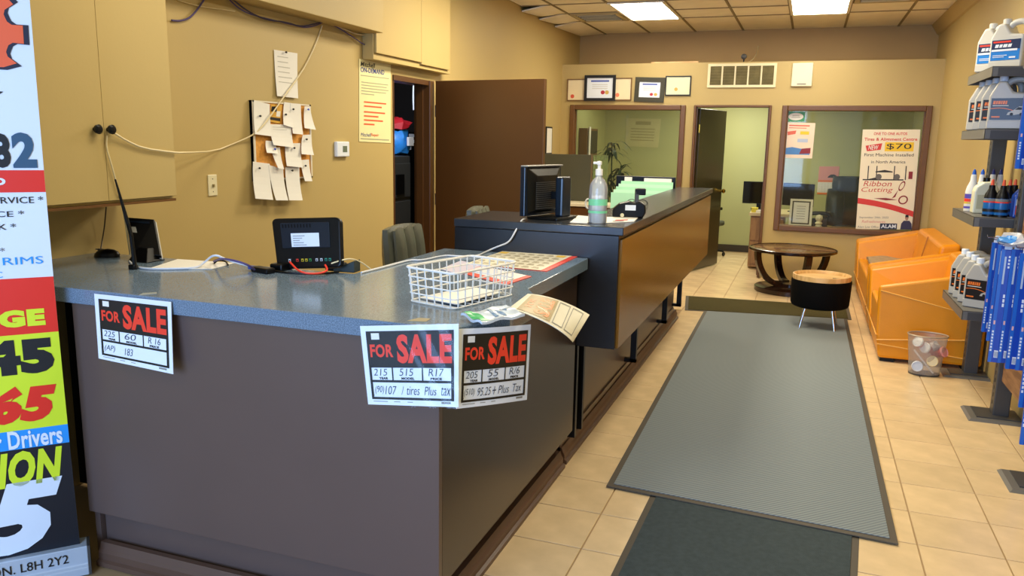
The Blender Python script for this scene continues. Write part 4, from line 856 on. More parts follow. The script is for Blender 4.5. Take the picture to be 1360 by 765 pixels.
# office desk and screens
t = thing('office_desk', 'light wooden office desk seen through the doorway', 'desk', (-.2, 11.4, 0)); dt = P['deskwood']
B().box(-.48, .25, -.5, .35, .70, .74).build('desk_top', mat('desk_pale', '#cbb98a', .35), t, bevel=.004); B().box(-.46, -.04, -.46, .3, .02, .70).build('pedestal', dt, t, bevel=.003)
B().box(.20, .23, -.46, .3, 0, .70).build('side_panel', dt, t); 
for k in range(2): B().box(-.45, -.05, -.475, -.46, .06+.32*k, .36+.32*k).build('drawer', dt, t, bevel=.003)
def screen(label, x, y, rz):
    t = thing('computer_monitor', label, 'monitor', (x, y, .74), rz)
    B().box(-.22, .22, -.015, .02, .08, .38).build('panel', P['black'], t, bevel=.004); B().box(-.21, .21, -.017, -.015, .09, .37).build('screen', mat('screen_dark', '#0a0c0f', .1), t)
    B().box(-.03, .03, 0, .03, 0, .12).build('neck', P['black'], t); B().box(-.1, .1, -.06, .09, 0, .012).build('foot', P['black'], t)
screen('black monitor on the office desk, seen past the door jamb', -.60, 11.5, .12); screen('second black monitor, seen through the left edge of the right window', -.10, 11.35, -.5)
t = thing('paper_stack', 'short stack of white papers on the office desk', 'papers', (-.50, 11.02, .74)); B().box(-.1, .1, -.07, .07, 0, .03).build('stack', P['white'], t); B().box(.05, .12, -.06, .02, .03, .05).build('dark_top', P['black'], t)
t = thing('sticky_pad', 'yellow note pad at the office desk edge by the jamb', 'pad', (-.62, 11.02, .74)); B().box(-.04, .04, -.05, .05, 0, .06).build('pad', mat('pad_yellow', '#d8c83a', .5), t)
def caster_chair(t, seat_m, r=.3):
    for k in range(5):
        a = 2*math.pi*k/5+.3; B().tube([(0, 0, .09), (r*.6*math.cos(a), r*.6*math.sin(a), .085), (r*math.cos(a), r*math.sin(a), .07)], [.025, .02, .015]).build('leg', P['black'], t)
        B().lathe([(.028, -.012), (.03, 0), (.028, .012)], 12, M=Matrix.Translation((r*math.cos(a), r*math.sin(a), .03)) @ Matrix.Rotation(math.pi/2, 4, 'X')).build('caster', P['black'], t, smooth=True)
    B().tube([(0, 0, .08), (0, 0, .44)], .025).build('gas_lift', P['steel'], t)
t = thing('swivel_chair', 'black swivel chair half hidden behind the office door', 'chair', (-1.36, 11.9, 0), 1.2); caster_chair(t, None)
B().box(-.22, .22, -.22, .22, .44, .52).build('seat', P['blackleather'], t, bevel=.03); B().box(-.22, .22, .2, .27, .58, .95).build('backrest', P['blackleather'], t, bevel=.03)
B().tube([(.2, .1, .48), (.28, .1, .52), (.28, .1, .66), (.28, -.12, .68)], .022, smooth=1).build('armrest', P['black'], t)
# big executive chair
t = thing('executive_chair', 'large dark green-black leather office chair behind the right window', 'chair', (.62, 11.5, 0), .25); caster_chair(t, None)
ex = mat('green_leather', '#1d2620', .35, bump=.15, bscale=40)
def cushion(w, h, d, puff=.5, n=9, m=7):
    b = B(); vs = []; fs = []
    for s in (0, 1):
        for j in range(m+1):
            for i in range(n+1):
                u, v = i/n*2-1, j/m*2-1; k = max(0, (1-abs(u)**3.5))*max(0, (1-abs(v)**3.5)); vs.append((u*w/2*(1-.06*v*v), (-1 if s == 0 else 1)*d/2*(.25+.75*k**puff), v*h/2*(1-.05*u*u)))
    N_ = (n+1)*(m+1); k = n+1
    for j in range(m):
        for i in range(n): a = j*k+i; q = (a, a+1, a+k+1, a+k); fs += [q, tuple(N_+x for x in q[::-1])]
    rim = list(range(k))+[j*k+n for j in range(1, m+1)]+[m*k+i for i in range(n-1, -1, -1)]+[j*k for j in range(m-1, 0, -1)]
    fs += [(b_, a, N_+a, N_+b_) for a, b_ in zip(rim, rim[1:]+rim[:1])]
    return b.add(vs, fs)
def place(b, loc, rx=0, ry=0, rz=0): M = Matrix.Translation(loc) @ Matrix.Rotation(rz, 4, 'Z') @ Matrix.Rotation(rx, 4, 'X') @ Matrix.Rotation(ry, 4, 'Y'); b.v = [M @ q for q in b.v]; return b
place(cushion(.56, .58, .16), (0, -.02, .50), math.pi/2).build('seat', ex, t, smooth=True); place(cushion(.60, .52, .17), (0, .26, .80), -.12).build('backrest', ex, t, smooth=True); place(cushion(.46, .24, .15), (0, .30, 1.10), -.12).build('headrest', ex, t, smooth=True)
for s in (-1, 1): B().tube([(.30*s, .1, .5), (.35*s, .1, .56), (.35*s, .08, .72), (.35*s, -.2, .74)], .032, 10, smooth=2).build('armrest', ex, t, smooth=True)
for s in (-.08, .08): B().tube([(s*1.2, .17, .60), (s, .172, .8), (s*1.2, .2, 1.0)], .006).build('seam', P['black'], t)
q = [at(x, y, 1, YO-.004) for x, y in ((1085, 258), (1112, 259), (1115, 221), (1088, 221))]
t = thing('wall_calendar', 'calendar with a pink car picture on the green office wall', 'calendar', tuple(q[0])); f = bil(*q)
B().sheet(f, .003).build('sheet', P['white'], t, world=True); B().rect(0, .52, 1, .48, f).build('photo', mat('cal_pink', '#d8908a', .5), t, world=True); B().rect(0, .44, 1, .08, f).rect(0, 0, 1, .07, f).build('orange_strip', mat('cal_orange', '#e0783a', .5), t, world=True)
b = B().shape([(.45, .60), (.9, .60), (.88, .68), (.75, .72), (.6, .71), (.5, .66)], f, .0015); b.build('car_print', pd_, t, world=True)
b = B(); [b.rect(.04, .10+.06*k, .92, .008, f, .0015) for k in range(6)]; [b.rect(.06+.15*k, .10, .01, .32, f, .0015) for k in range(7)]; b.build('date_grid', mat('cal_grid', '#c8b8b0', .5), t, world=True)
# left room: plant, poster, shelf, cubicle
p = at(815, 230, 1, 11.0)
t = thing('potted_palm', 'thin dark-leaved palm inside the left office window', 'plant', (p.x, 11.0, 0))
B().lathe([(.10, 0), (.14, .26), (.15, .28), (.13, .28), (.12, .25), (.001, .25)], 16, cap=False).build('pot', P['black'], t, smooth=True)
lf = mat('palm_leaf', '#1f3a16', .5, var=.3)
for s, (dx, hh) in enumerate(((-.02, 1.60), (.05, 1.30), (-.04, 1.12))):
    B().tube([(dx, 0, .25), (dx*1.5, .02, hh*.6), (dx*2, .0, hh)], .009).build('stem', lf, t)
    for k in range(24):
        a = random.uniform(0, 6.28); L = random.uniform(.16, .30); z = hh-random.uniform(0, .22); dirv = Vector((math.cos(a), math.sin(a)*.7, 0)); base = Vector((dx*2, 0, z)); side = dirv.cross(Vector((0, 0, 1))).normalized()
        up = random.uniform(.3, 1.3); pts = [base+dirv*L*q+Vector((0, 0, L*(up*q-1.1*q*q))) for q in (0, .3, .6, .85, 1)]; ws = (.008, .022, .019, .011, .001)
        vs = [c+side*w for c, w in zip(pts, ws)]+[c-side*w+Vector((0, 0, .002)) for c, w in zip(pts, ws)]
        B().add(vs, [(i, i+1, 6+i, 5+i) for i in range(4)]).build('leaf', lf, t)
q = [at(x, y, 1, YO-.004) for x, y in ((830, 194), (874, 196), (878, 158), (832, 157))]
t = thing('wall_poster', 'faded cream poster on the office wall behind the left window', 'poster', tuple(q[0])); f = bil(*q); B().sheet(f, .003).build('sheet', mat('faded_poster', '#c4bd86', .5), t, world=True)
b = B().rect(.28, .78, .44, .12, f); [b.rect(.15, .62-.1*k, .7, .03, f) for k in range(5)]; b.build('faint_print', mat('faint_print', '#a39c68', .5), t, world=True)
t = thing('display_shelf', 'dark wall shelf with white frames on the left office side wall', 'shelf', (XL+.014, 11.35, 1.2))
B().box(0, .12, -.3, .3, 0, .6).build('case', P['trimbrown'], t); B().box(.12, .125, -.27, .27, .25, .57).build('dark_panel', P['black'], t); B().box(.125, .14, -.25, -.17, .1, .62).build('white_strip', P['white'], t); B().box(.125, .14, -.05, .12, .03, .2).build('small_picture', P['white'], t)
t = thing('cubicle_panel', 'grey cubicle panel with a clear glass end beyond the monitor', 'divider', (-2.5, 8.6, 0))
cb = mat('cubicle_grey', '#4b4a3a', .8, bump=.1); B().box(-.56, .27, -.03, .03, .97, 1.475).build('fabric_panel', cb, t, bevel=.004); B().box(.27, .285, -.035, .035, .0, 1.48).build('post', mat('post_brown', '#6f5a3c', .5), t); B().box(.285, .45, -.006, .006, .97, 1.475).build('glass_wing', clear('wing_glass', '#cfdcae', .18), t)
t = thing('back_counter', 'brown back counter with a white top edge below the cubicle panel', 'counter', (-2.5, 8.2, 0)); B().box(-.56, .62, 0, .34, 0, .94).build('body', P['doorbrown'], t, bevel=.004); B().box(-.57, .64, -.02, .36, .94, .969).build('top', mat('edge_white', '#d8cdb0', .4), t, bevel=.003)
# ================================================================== MATS
def matting(name, label, px4, z, m, th=None):
    q = [Vector(p) for p in px4]; c = sum(q, Vector((0, 0, 0)))/4; t = thing(name, label, 'mat', (c.x, c.y, 0))
    f = bil(*q); w = (q[1]-q[0]).length; l = (q[3]-q[0]).length; e = .03
    B().sheet(lambda u, v, d=0: f(u, v, d+z), th or z, 1, 1).build('backing', P['matedge'], t, bevel=.002, world=True)
    B().sheet(lambda u, v, d=0: f(e/w+(1-2*e/w)*u, e/l+(1-2*e/l)*v, d+z+.004), .004).build('carpet', m, t, bevel=.002, world=True); return t
F0 = lambda x, y: at(x, y, 2, 0)
matting('runner_mat', 'long grey ribbed runner mat on the tile floor beside the counter', [F0(805, 648), F0(1193, 726), F0(1125, 425), F0(935, 414)], .012, P['mat'], .006)
a, b_ = F0(860, 666), F0(1141, 718); d0 = F0(811, 765); d1 = F0(1139, 765); k = 1.9
q0, q1 = a.lerp(d0, 2.2), b_.lerp(d1, 3.4)
a2, b2 = a+(a-d0)*.25, b_+(b_-d1)*.5
matting('entrance_mat', 'charcoal entrance mat tucked under the near end of the runner', [q0, q1, b2, a2], .002, P['mat2'])
matting('cross_mat', 'olive-brown mat lying across the far end of the runner', [Vector((-1.03, 7.81, 0)), Vector((.50, 8.045, 0)), Vector((.50, 8.72, 0)), Vector((-1.13, 8.58, 0))], .004, P['mat3'])
# ================================================================== ARMCHAIRS
def seat_block(name, label, y0, y1, aw0, aw1, cat):
    t = thing(name, label, cat, (.95, (y0+y1)/2, 0)); LM = P['leather']; xf, xb = .60, 1.315
    def arm(yo, yi, s):          # yo outer face, yi inner foot; ridge near the outer face
        r0, r1 = yo+s*.015, yo+s*max(.07, abs(yi-yo)-.14); zf, zr = .585, .745
        b = B()
        v = [(xf+.015, yo, .03), (xb, yo, .03), (xb, yi, .03), (xf+.015, yi, .03),
             (xf-.012, yo, .20), (xb, yo, .24), (xb, yi, .24), (xf-.012, yi, .20),
             (xf-.025, r0, zf), (xb, r0, zr), (xb, r1, zr), (xf-.025, r1, zf-.005)]
        b.add(v, [(3, 2, 1, 0), (8, 9, 10, 11)]+[(i, (i+1) % 4, 4+(i+1) % 4, 4+i) for i in range(4)]+[(4+i, 4+(i+1) % 4, 8+(i+1) % 4, 8+i) for i in range(4)])
        b.build('armrest', LM, t, bevel=.022, seg=3, world=True)
    arm(y0, y0+aw0, 1); arm(y1, y1-aw1, -1)
    ya, yb_ = y0+aw0-.01, y1-aw1+.01
    B().hexa([(xf+.015, ya, .03), (xb-.2, ya, .03), (xb-.2, yb_, .03), (xf+.015, yb_, .03)], [(xf-.01, ya, .42), (xb-.2, ya, .38), (xb-.2, yb_, .38), (xf-.01, yb_, .42)]).build('seat', LM, t, bevel=.025, seg=3, world=True)
    B().hexa([(xb-.24, ya-.05, .06), (xb, ya-.05, .06), (xb, yb_+.05, .06), (xb-.24, yb_+.05, .06)], [(xb-.16, ya-.05, .77), (xb, ya-.05, .79), (xb, yb_+.05, .79), (xb-.16, yb_+.05, .77)]).build('backrest', LM, t, bevel=.03, seg=3, world=True)
    if yb_-ya > .9:
        m_ = (ya+yb_)/2; B().tube([(xb-.235, m_, .40), (xb-.165, m_, .765)], .005, 6).build('seam', mat('seam_dark', '#a8661c', .5), t, world=True)
    for x in (xf+.08, xb-.08):
        for y in (y0+.08, y1-.08): B().box(x-.05, x+.05, y-.05, y+.05, 0, .032).build('foot', P['black'], t, world=True)
    sm = mat('seam_light', '#e8ab50', .4)
    P1 = lambda x, y: Vector((at(x, y, 1, y0).x, y0+(.002), at(x, y, 1, y0).z))
    def seam(p, q): B().tube([p, q], .005, 6).build('seam', sm, t, world=True)
    seam(Vector((xf-.012, y0+.012, .55)), Vector((xb-.03, y0+.008, .40))); seam(Vector((xf-.008, y0-.001, .17)), Vector((xb-.02, y0-.001, .235))); seam(Vector((xf-.006, y0-.001, .14)), Vector((xb-.02, y0-.001, .075)))
    seam(Vector((xf-.014, y0, .21)), Vector((xf-.014, y1, .21)))
    return t
seat_block('armchair', 'orange leather armchair nearest the waste basket', 6.53, 7.66, .20, .30, 'armchair')
seat_block('loveseat', 'orange leather two-seat sofa behind the armchair, against the partition', 7.74, 9.86, .22, .46, 'sofa')
t = thing('folded_cloth', 'rumpled grey-brown cloth lying on the far orange seat', 'cloth', (.85, 8.9, .40))
def cl(u, v, d=0): return Vector((.66+.40*u, 8.50+.75*v, .452+.016*math.sin(7*u+5*v)*math.sin(6*v+1)+.02+d))
B().sheet(cl, .03, 12, 12).build('cloth', mat('cloth_grey', '#a58a68', .9, var=.35, scale=18), t, world=True, smooth=True)
# ================================================================== COFFEE TABLE
t = thing('coffee_table', 'round dark wood coffee table with four curved legs', 'table', (-.09, 9.38, 0)); dw = P['darkwood']
B().lathe([(.40, .452), (.45, .456), (.468, .466), (.468, .488), (.455, .492), (.452, .478), (.44, .478), (.40, .478)], 48).build('table_rim', dw, t, smooth=True)
B().lathe([(.001, .458), (.448, .458), (.451, .484), (.445, .487), (.001, .487)], 48, cap=False).build('table_top', ramp2('table_top_wood', '#5d4026', '#7a5936', 5, .16, stretch=(1, 7, 1)), t, smooth=True)
B().lathe([(.37, 0), (.385, .006), (.385, .05), (.37, .06), (.001, .06)], 40).build('base_disc', dw, t, smooth=True)
for k in range(4):
    a = math.radians(25+90*k); pts = []
    for i in range(13):
        s = i/12; ang = math.radians(90*s); r = .40-.30*(1-math.cos(ang)); z = .455-.375*math.sin(ang); pts.append((r, z))
    b = B(); vs = []
    for i, (r, z) in enumerate(pts):
        j0, j1 = max(i-1, 0), min(i+1, 12); dx, dz = pts[j1][0]-pts[j0][0], pts[j1][1]-pts[j0][1]; l = math.hypot(dx, dz); nx, nz = -dz/l*.03, dx/l*.03
        for (rr_, zz) in ((r+nx, z+nz), (r-nx, z-nz)):
            for w in (-.035, .035): vs.append((rr_*math.cos(a)-w*math.sin(a), rr_*math.sin(a)+w*math.cos(a), zz))
    fs = []
    for i in range(12): p_ = 4*i; q_ = p_+4; fs += [(p_, p_+1, q_+1, q_), (p_+1, p_+3, q_+3, q_+1), (p_+3, p_+2, q_+2, q_+3), (p_+2, p_, q_, q_+2)]
    b.add(vs, fs+[(0, 2, 3, 1), (48, 49, 51, 50)]).build('leg', dw, t, bevel=.004)
B().lathe([(.12, .06), (.12, .095), (.001, .095)], 20).build('hub', dw, t, smooth=True)
# ================================================================== STOOL
t = thing('storage_stool', 'round black storage stool with a wooden tray lid and chrome legs', 'stool', (.19, 7.56, 0))
B().lathe([(.001, .20), (.215, .20), (.238, .21), (.248, .23), (.255, .43), (.252, .445), (.001, .445)], 40).build('drum', mat('black_fabric', '#060607', .8, spec=.1), t, smooth=True)
B().lathe([(.24, .446), (.246, .448), (.246, .49), (.236, .492), (.232, .486), (.228, .462), (.001, .462)], 40).build('tray_lid', P['wood'], t, smooth=True)
B().box(.09, .19, -.035, -.015, .463, .4665, Matrix.Rotation(.0, 4, 'Z')).build('grip_slot', P['black'], t)
for x, y in ((-.135, -.12), (.12, -.14), (-.13, .13), (.14, .12)): B().tube([(x*.85, y*.85, .21), (x*1.15, y*1.15, .012)], .011, 10).build('leg', P['chrome'], t, smooth=True); 
# ================================================================== WASTE BASKET
t = thing('waste_basket', 'silver wire-mesh waste basket with discarded cups on the floor', 'basket', (.905, 6.29, .0)); wm = wire_mesh('basket_mesh', '#c4bfb4', .58)
B().lathe([(.098, .004), (.105, .10), (.125, .292)], 36, sx=1.05, sy=.75, cap=False).build('mesh_wall', wm, t, smooth=True)
B().lathe([(.001, .002), (.098, .002), (.100, .012), (.001, .012)], 32, sx=1.05, sy=.75, cap=False).build('base_plate', P['steel'], t, smooth=True)
B().tube([(.131*math.cos(a), .094*math.sin(a), .294) for a in [2*math.pi*i/36 for i in range(37)]], .0055, 8).build('rim', mat('basket_rim', '#b8a892', .35, .4), t, smooth=True)
def cup(label, x, y, z, rx, ry, lid, body):
    r = bpy.data.objects.new('paper_cup', None); COL.objects.link(r); r.location = (x, y, z); r.rotation_euler = (rx, ry, 0); tag(r, label, 'cup', None); INV[r.name] = r.matrix_basis.inverted()
    B().lathe([(.024, -.045), (.036, .04), (.001, .04)], 20).build('cup', body, r, smooth=True); B().lathe([(.038, .036), (.039, .046), (.034, .052), (.032, .048), (.001, .048)], 20).build('lid', lid, r, smooth=True)
cr = mat('cup_red', '#c8323a', .5); cwh = mat('cup_white', '#f0eee6', .4)
bx, by = .905, 6.29
cup('paper cup with a red body and white lid, top left in the waste basket', bx-.045, by-.02, .225, .75, -.75, cwh, cr)
cup('small paper cup with a red body, middle of the waste basket', bx+.005, by-.022, .195, .9, -1.0, cwh, cr)
cup('paper cup seen by its cream base, right of centre in the waste basket', bx+.035, by-.03, .115, 1.45, .15, mat('cup_cream', '#ecd9a8', .5), mat('cup_tan', '#a88a5a', .5))
cup('pale grey lidded cup at the bottom left of the waste basket', bx-.055, by-.03, .065, 1.4, -.2, mat('cup_grey', '#c9cdd2', .4), mat('cup_grey', '#c9cdd2', .4))
cup('cup with a pink side at the right wall of the waste basket', bx+.08, by+.0, .165, .6, 1.0, mat('cup_pink', '#d98a80', .5), cr)
o = B().tube([(bx-.085, by-.045, .185), (bx+.05, by-.06, .03)], .007, 8).build('drinking_straw', cwh); tag(o, 'white straw slanting down inside the waste basket', 'straw')
t = thing('crumpled_wrap', 'crumpled clear wrapper at the upper right in the waste basket', 'wrapper', (bx+.05, by, .215)); b = B().lathe([(.001, -.035), (.03, -.02), (.04, 0), (.03, .02), (.001, .035)], 10)
for q in b.v: q += Vector([random.uniform(-.008, .008) for _ in range(3)])
b.build('wrap', mat('wrap_grey', '#b9b4b0', .3), t)
# ================================================================== OFFICE CHAIRS BEHIND THE COUNTER
def staff_chair(label, loc, rz):
    t = thing('staff_chair', label, 'chair', loc, rz); caster_chair(t, None)
    place(cushion(.48, .48, .12), (0, -.02, .50), math.pi/2).build('seat', P['blackleather'], t, smooth=True)
    bk = place(cushion(.40, .52, .12), (0, .24, .89), -.10).build('backrest', P['blackleather'], t, smooth=True)
    for k in range(3): place(cushion(.122, .50, .05, .4, 6, 8), (-.125+.125*k, .19, .895), -.10).build('channel_pad', P['blackleather'], bk, smooth=True)
    for s in (-1, 1): B().tube([(.24*s, .12, .5), (.28*s, .12, .55), (.28*s, .10, .70), (.28*s, -.10, .72)], .02, 8, smooth=1).build('armrest', P['black'], t, smooth=True)
    B().box(-.04, .04, .25, .30, .4, .8).build('back_bracket', P['black'], t); return t
ch = staff_chair('black padded office chair with vertical channels behind the low counter', (-1.84, 3.95, 0), math.radians(94))
dup(ch, (-1.86, 5.1, 0.02), math.radians(100), 'office chair whose grey top edge shows behind the high counter')
# ================================================================== PRODUCT RACK
RY0, RY1 = 5.44, 6.43
t = thing('product_rack', 'dark grey steel display rack with slotted posts along the right wall', 'rack', (1.2, 5.4, 0))
for y in (4.36, RY0, RY1):
    yq = y+.07 if y == RY1 else y+.13
    p_ = B().box(1.175, 1.265, y-.045, y+.045, .012, 2.14).build('post', P['steel'], t, bevel=.006, world=True)
    g = B()
    for k in range(44): g.box(1.1735, 1.1752, y-.006, y+.006, .08+.046*k, .104+.046*k)
    g.build('slot', P['black'], p_, world=True, stuff=True)
    B().hexa([(1.03, y-.16, 0), (1.328, y-.16, 0), (1.328, yq, 0), (1.03, yq, 0)], [(1.045, y-.145, .014), (1.328, y-.145, .014), (1.328, yq-.015, .014), (1.045, yq-.015, .014)]).build('base_plate', P['shelfgrey'], t, world=True)
    B().box(1.08, 1.32, y-.11, yq-.03, .014, .02).build('plate_ridge', P['steel'], t, world=True)
SX0, SX1, SY0, SY1 = .965, 1.30, 5.50, 6.28
SZ = dict(low=.632, mid=1.212, up=1.735, top=2.095)
for k, z in SZ.items():
    s_ = B().box(SX0, SX1, SY0, SY1, z-.004, z).box(SX0, SX0+.004, SY0, SY1, z-.058, z).box(SX0, SX1, SY0, SY0+.004, z-.058, z).box(SX0, SX1, SY1-.004, SY1, z-.058, z).build('shelf', P['shelfgrey'], t, bevel=.001, seg=1, world=True)
    B().box(SX0+.03, SX1, SY0-.0015, SY0-.0003, z-.056, z-.008).build('price_rail', P['steel'], s_, world=True)
woodp = ramp2('panel_wood', '#7d5636', '#a2764e', 4, .5, stretch=(6, 1, 8))
for z0, z1 in ((.24, .52), (.56, 1.10), (1.14, 1.62), (1.66, 2.1)): B().box(1.20, 1.225, 4.41, RY0-.05, z0, z1).build('back_panel', woodp, t, world=True)
# jugs
def jug(label, loc, rz=0, kind=0, group=None):
    t = thing('oil_jug' if kind == 0 else 'washer_jug', label, 'jug', loc, rz, group)
    w, h, d = (.205, .30, .115) if kind == 0 else (.19, .29, .13); jm = P['jug'] if kind == 0 else mat('jug_pale', '#c9c6bb', .38)
    pr = [(0, 0), (w, 0), (w, h*.66), (w*.97, h*.70), (w*.60, h*.72), (w*.52, h*.80), (w*.40, h*.93), (w*.20, h*.93), (w*.05, h*.72), (0, h*.64)]
    B().prism([(x-w/2, z) for x, z in pr], d, Matrix.Rotation(math.pi/2, 4, 'X') @ Matrix.Translation((0, 0, -d/2))).build('body', jm, t, bevel=.012, seg=3)
    hp = [(w*.97, h*.68), (w*.985, h*.80), (w*.93, h*.93), (w*.75, h*.985), (w*.5, h*.95), (w*.42, h*.88)]
    B().tube([(x-w/2, 0, z) for x, z in hp], .019, 10, smooth=2).build('handle', jm, t, smooth=True)
    B().lathe([(.024, 0), (.024, .03), (.02, .034), (.001, .034)], 16, M=Matrix.Translation((w*.30-w/2, 0, h*.93))).build('cap', P['signwhite'] if kind == 0 else jm, t, smooth=True)
    B().box(-w/2+.004, w/2-.004, -d/2-.0025, -d/2+.002, .006, .05).build('foot_ridge', jm, t, bevel=.002)
    fn = frame((-w/2, -d/2, 0), (1, 0, 0), (0, 0, 1)); L = lambda u, v, e=0: fn(w*(.07+.86*u), .055+(h*.60-.055)*v, e)
    if kind == 0:
        lb = B().sheet(lambda u, v, d=0: L(u, v, d+.003), .002).build('label', mat('label_black', '#1d1714', .35), t)
        o_ = mat('label_orange', '#e8762a', .4); g = B()
        x = .05
        for ww in (.07, .05, .07, .04, .06, .05): g.shape([(x, .72), (x+ww, .72), (x+ww+.012, .88), (x+.012, .88)], L, .0045); x += ww+.013
        for k in range(8): a0, a1 = k/8, (k+1)/8; gy = lambda u: .50-.22*u+.10*math.sin(4*u); g.shape([(a0, gy(a0)), (a1, gy(a1)), (a1, gy(a1)+.035), (a0, gy(a0)+.035)], L, .0045)
        g.rect(.05, .10, .24, .07, L, .0045); g.build('orange_print', o_, lb)
        B().rect(.05, .64, .46, .03, L, .0045).build('white_line', P['white'], lb)
        B().shape([(.48, .22), (.52, .34), (.66, .44), (.82, .62), (.97, .60), (.97, .30), (.7, .22)], L, .0046).build('car_print', P['jug'], lb)
        g = B().shape([(.70, .46), (.80, .58), (.93, .56), (.93, .46)], L, .0052); [g.shape([(cx+.05*math.cos(k*math.pi/5), .26+.07*math.sin(k*math.pi/5)) for k in range(10)], L, .0054) for cx in (.62, .9)]; g.build('car_window', P['ink'], lb)
    else:
        lb = B().sheet(lambda u, v, d=0: L(u, v, d+.003), .002).build('label', mat('label_blue', '#1f7fd0', .35), t)
        B().rect(0, .52, 1, .48, L, .004).build('navy_field', mat('label_navy', '#1d2f55', .35), lb); 
        B().rect(.05, .86, .62, .08, L, .0046).build('red_stripe', P['red'], lb)
        g = B(); x = .12
        for ww in (.12, .10, .14, .12): g.shape([(x, .62), (x+ww, .62), (x+ww+.03, .78), (x+.03, .78)], L, .0048); x += ww+.03
        g.rect(.02, .44, .9, .10, L, .0048); g.rect(.08, .22, .5, .03, L, .0048); g.rect(.08, .14, .4, .03, L, .0048); g.rect(.66, .08, .22, .08, L, .0048); g.build('white_print', P['signwhite'], lb)
    return t
names = ('nearest the aisle camera', 'second from the near end', 'third from the near end', 'farthest')
j0 = jug('grey oil jug with orange and black label, nearest of four on the low shelf', (1.10, 5.66, SZ['low']), math.radians(-30))
for k, w_ in ((1, 'second'), (2, 'third'), (3, 'farthest')): dup(j0, (1.10-.004*k, 5.66+.155*k, SZ['low']), math.radians(-30), 'grey oil jug with orange and black label, %s of four on the low shelf' % w_)
for k, w_ in enumerate(('nearest', 'second', 'third', 'farthest')): dup(j0, (1.092-.008*k, 5.60+.165*k, SZ['up']), math.radians(-14 if k == 0 else -22), 'grey oil jug, %s of four on the shelf under the blue washer jugs' % w_)
j1 = jug('pale jug with blue label on the top rack shelf, nearer of two', (1.10, 5.78, SZ['top']), math.radians(-36), 1)
dup(j1, (1.06, 5.97, SZ['top']), math.radians(-36), 'pale jug with blue label on the top rack shelf, half hidden behind the other')
# bottles on the third shelf
def bottle(name, label, loc, prof, m, parts, sx=1, sy=.7, rz=0):
    t = thing(name, label, 'bottle', loc, rz); B().lathe(prof, 18, sx=sx, sy=sy).build('bottle', m, t, smooth=True)
    for nm, pr, mm in parts: B().lathe(pr, 18, sx=sx, sy=sy, cap=False).build(nm, mm, t, smooth=True)
    return t
wb = mat('bottle_white', '#e6e3d8', .35); tip = mat('tip_blue', '#1d5fc0', .35); zz = SZ['mid']
lab = [('label_purple', [(.0405, .085), (.0405, .115)], mat('lab_purple', '#5a4aa8', .4)), ('label_red', [(.0405, .064), (.0405, .084)], P['red']), ('label_yellow', [(.0405, .05), (.0405, .063)], mat('lab_yellow', '#d9b840', .4)), ('label_violet', [(.0405, .02), (.0405, .034)], mat('lab_purple', '#5a4aa8', .4))]
pw = [(.001, 0), (.038, .002), (.04, .01), (.04, .13), (.034, .16), (.02, .195), (.016, .24), (.001, .242)]; tp = [('blue_tip', [(.012, .238), (.011, .258), (.004, .275), (.001, .276)], tip)]
b0 = bottle('squeeze_bottle', 'white squeeze bottle with blue tip at the aisle end of the third shelf', (1.02, 5.98, zz), pw, wb, lab+tp)
dup(b0, (1.075, 6.02, zz), 0, 'white squeeze bottle with blue tip, just right of the end one')
b1 = bottle('squeeze_bottle', 'plain white bottle with navy tip at the back of the third shelf, left', (1.155, 6.12, zz), pw, wb, [('navy_tip', tp[0][1], mat('tip_navy', '#22286a', .35))]); dup(b1, (1.20, 6.13, zz), 0, 'plain white bottle with navy tip at the back of the third shelf, right')
t = thing('cream_jug', 'pale cream jug behind the blue bottles on the third shelf', 'jug', (1.07, 5.84, zz)); cj = mat('cream_jug', '#dcd8b8', .35)
B().prism([(-.07, 0), (.07, 0), (.07, .15), (.05, .19), (.03, .205), (-.02, .20), (-.06, .17), (-.07, .14)], .09, Matrix.Rotation(math.pi/2, 4, 'X') @ Matrix.Translation((0, 0, -.045))).build('body', cj, t, bevel=.012, seg=3); B().lathe([(.02, .2), (.02, .226), (.001, .228)], 14).build('cap', P['black'], t, smooth=True); B().box(-.05, .04, -.047, -.044, .03, .12).build('label', mat('cream_label', '#bdb690', .4), t)
pb_ = [(.001, 0), (.036, .002), (.038, .008), (.038, .115), (.034, .135), (.018, .165), (.016, .18), (.001, .181)]; bb = mat('bottle_blue', '#1766a8', .3)
parts = [('black_base', [(.0385, .002), (.0385, .014)], P['black']), ('black_shoulder', [(.0386, .112), (.0346, .136), (.0185, .166), (.0165, .19), (.001, .191)], P['black']), ('grey_band', [(.0387, .094), (.0387, .110)], P['greyink']), ('red_word', [(.0389, .086), (.0389, .094)], P['red']), ('black_field', [(.0388, .030), (.0388, .048)], P['ink']), ('orange_tip', [(.010, .19), (.008, .215), (.005, .225), (.001, .226)], mat('tip_orange', '#e8542a', .4))]
q0_ = bottle('additive_bottle', 'blue bottle with black neck and orange tip at the shelf front, leftmost', (1.06, 5.60, zz), pb_, bb, parts, 1, .85)
for (x, y), w_ in (((1.115, 5.57), 'second from left'), ((1.165, 5.66), 'third from left, set back'), ((1.205, 5.72), 'rightmost, set back')): dup(q0_, (x, y, zz), 0, 'blue bottle with black neck and orange tip, %s' % w_)
t = thing('blue_jug', 'blue jug with a white and red label beside the rack post', 'jug', (1.235, 5.60, zz)); bj = mat('jug_blue', '#2148a8', .3)
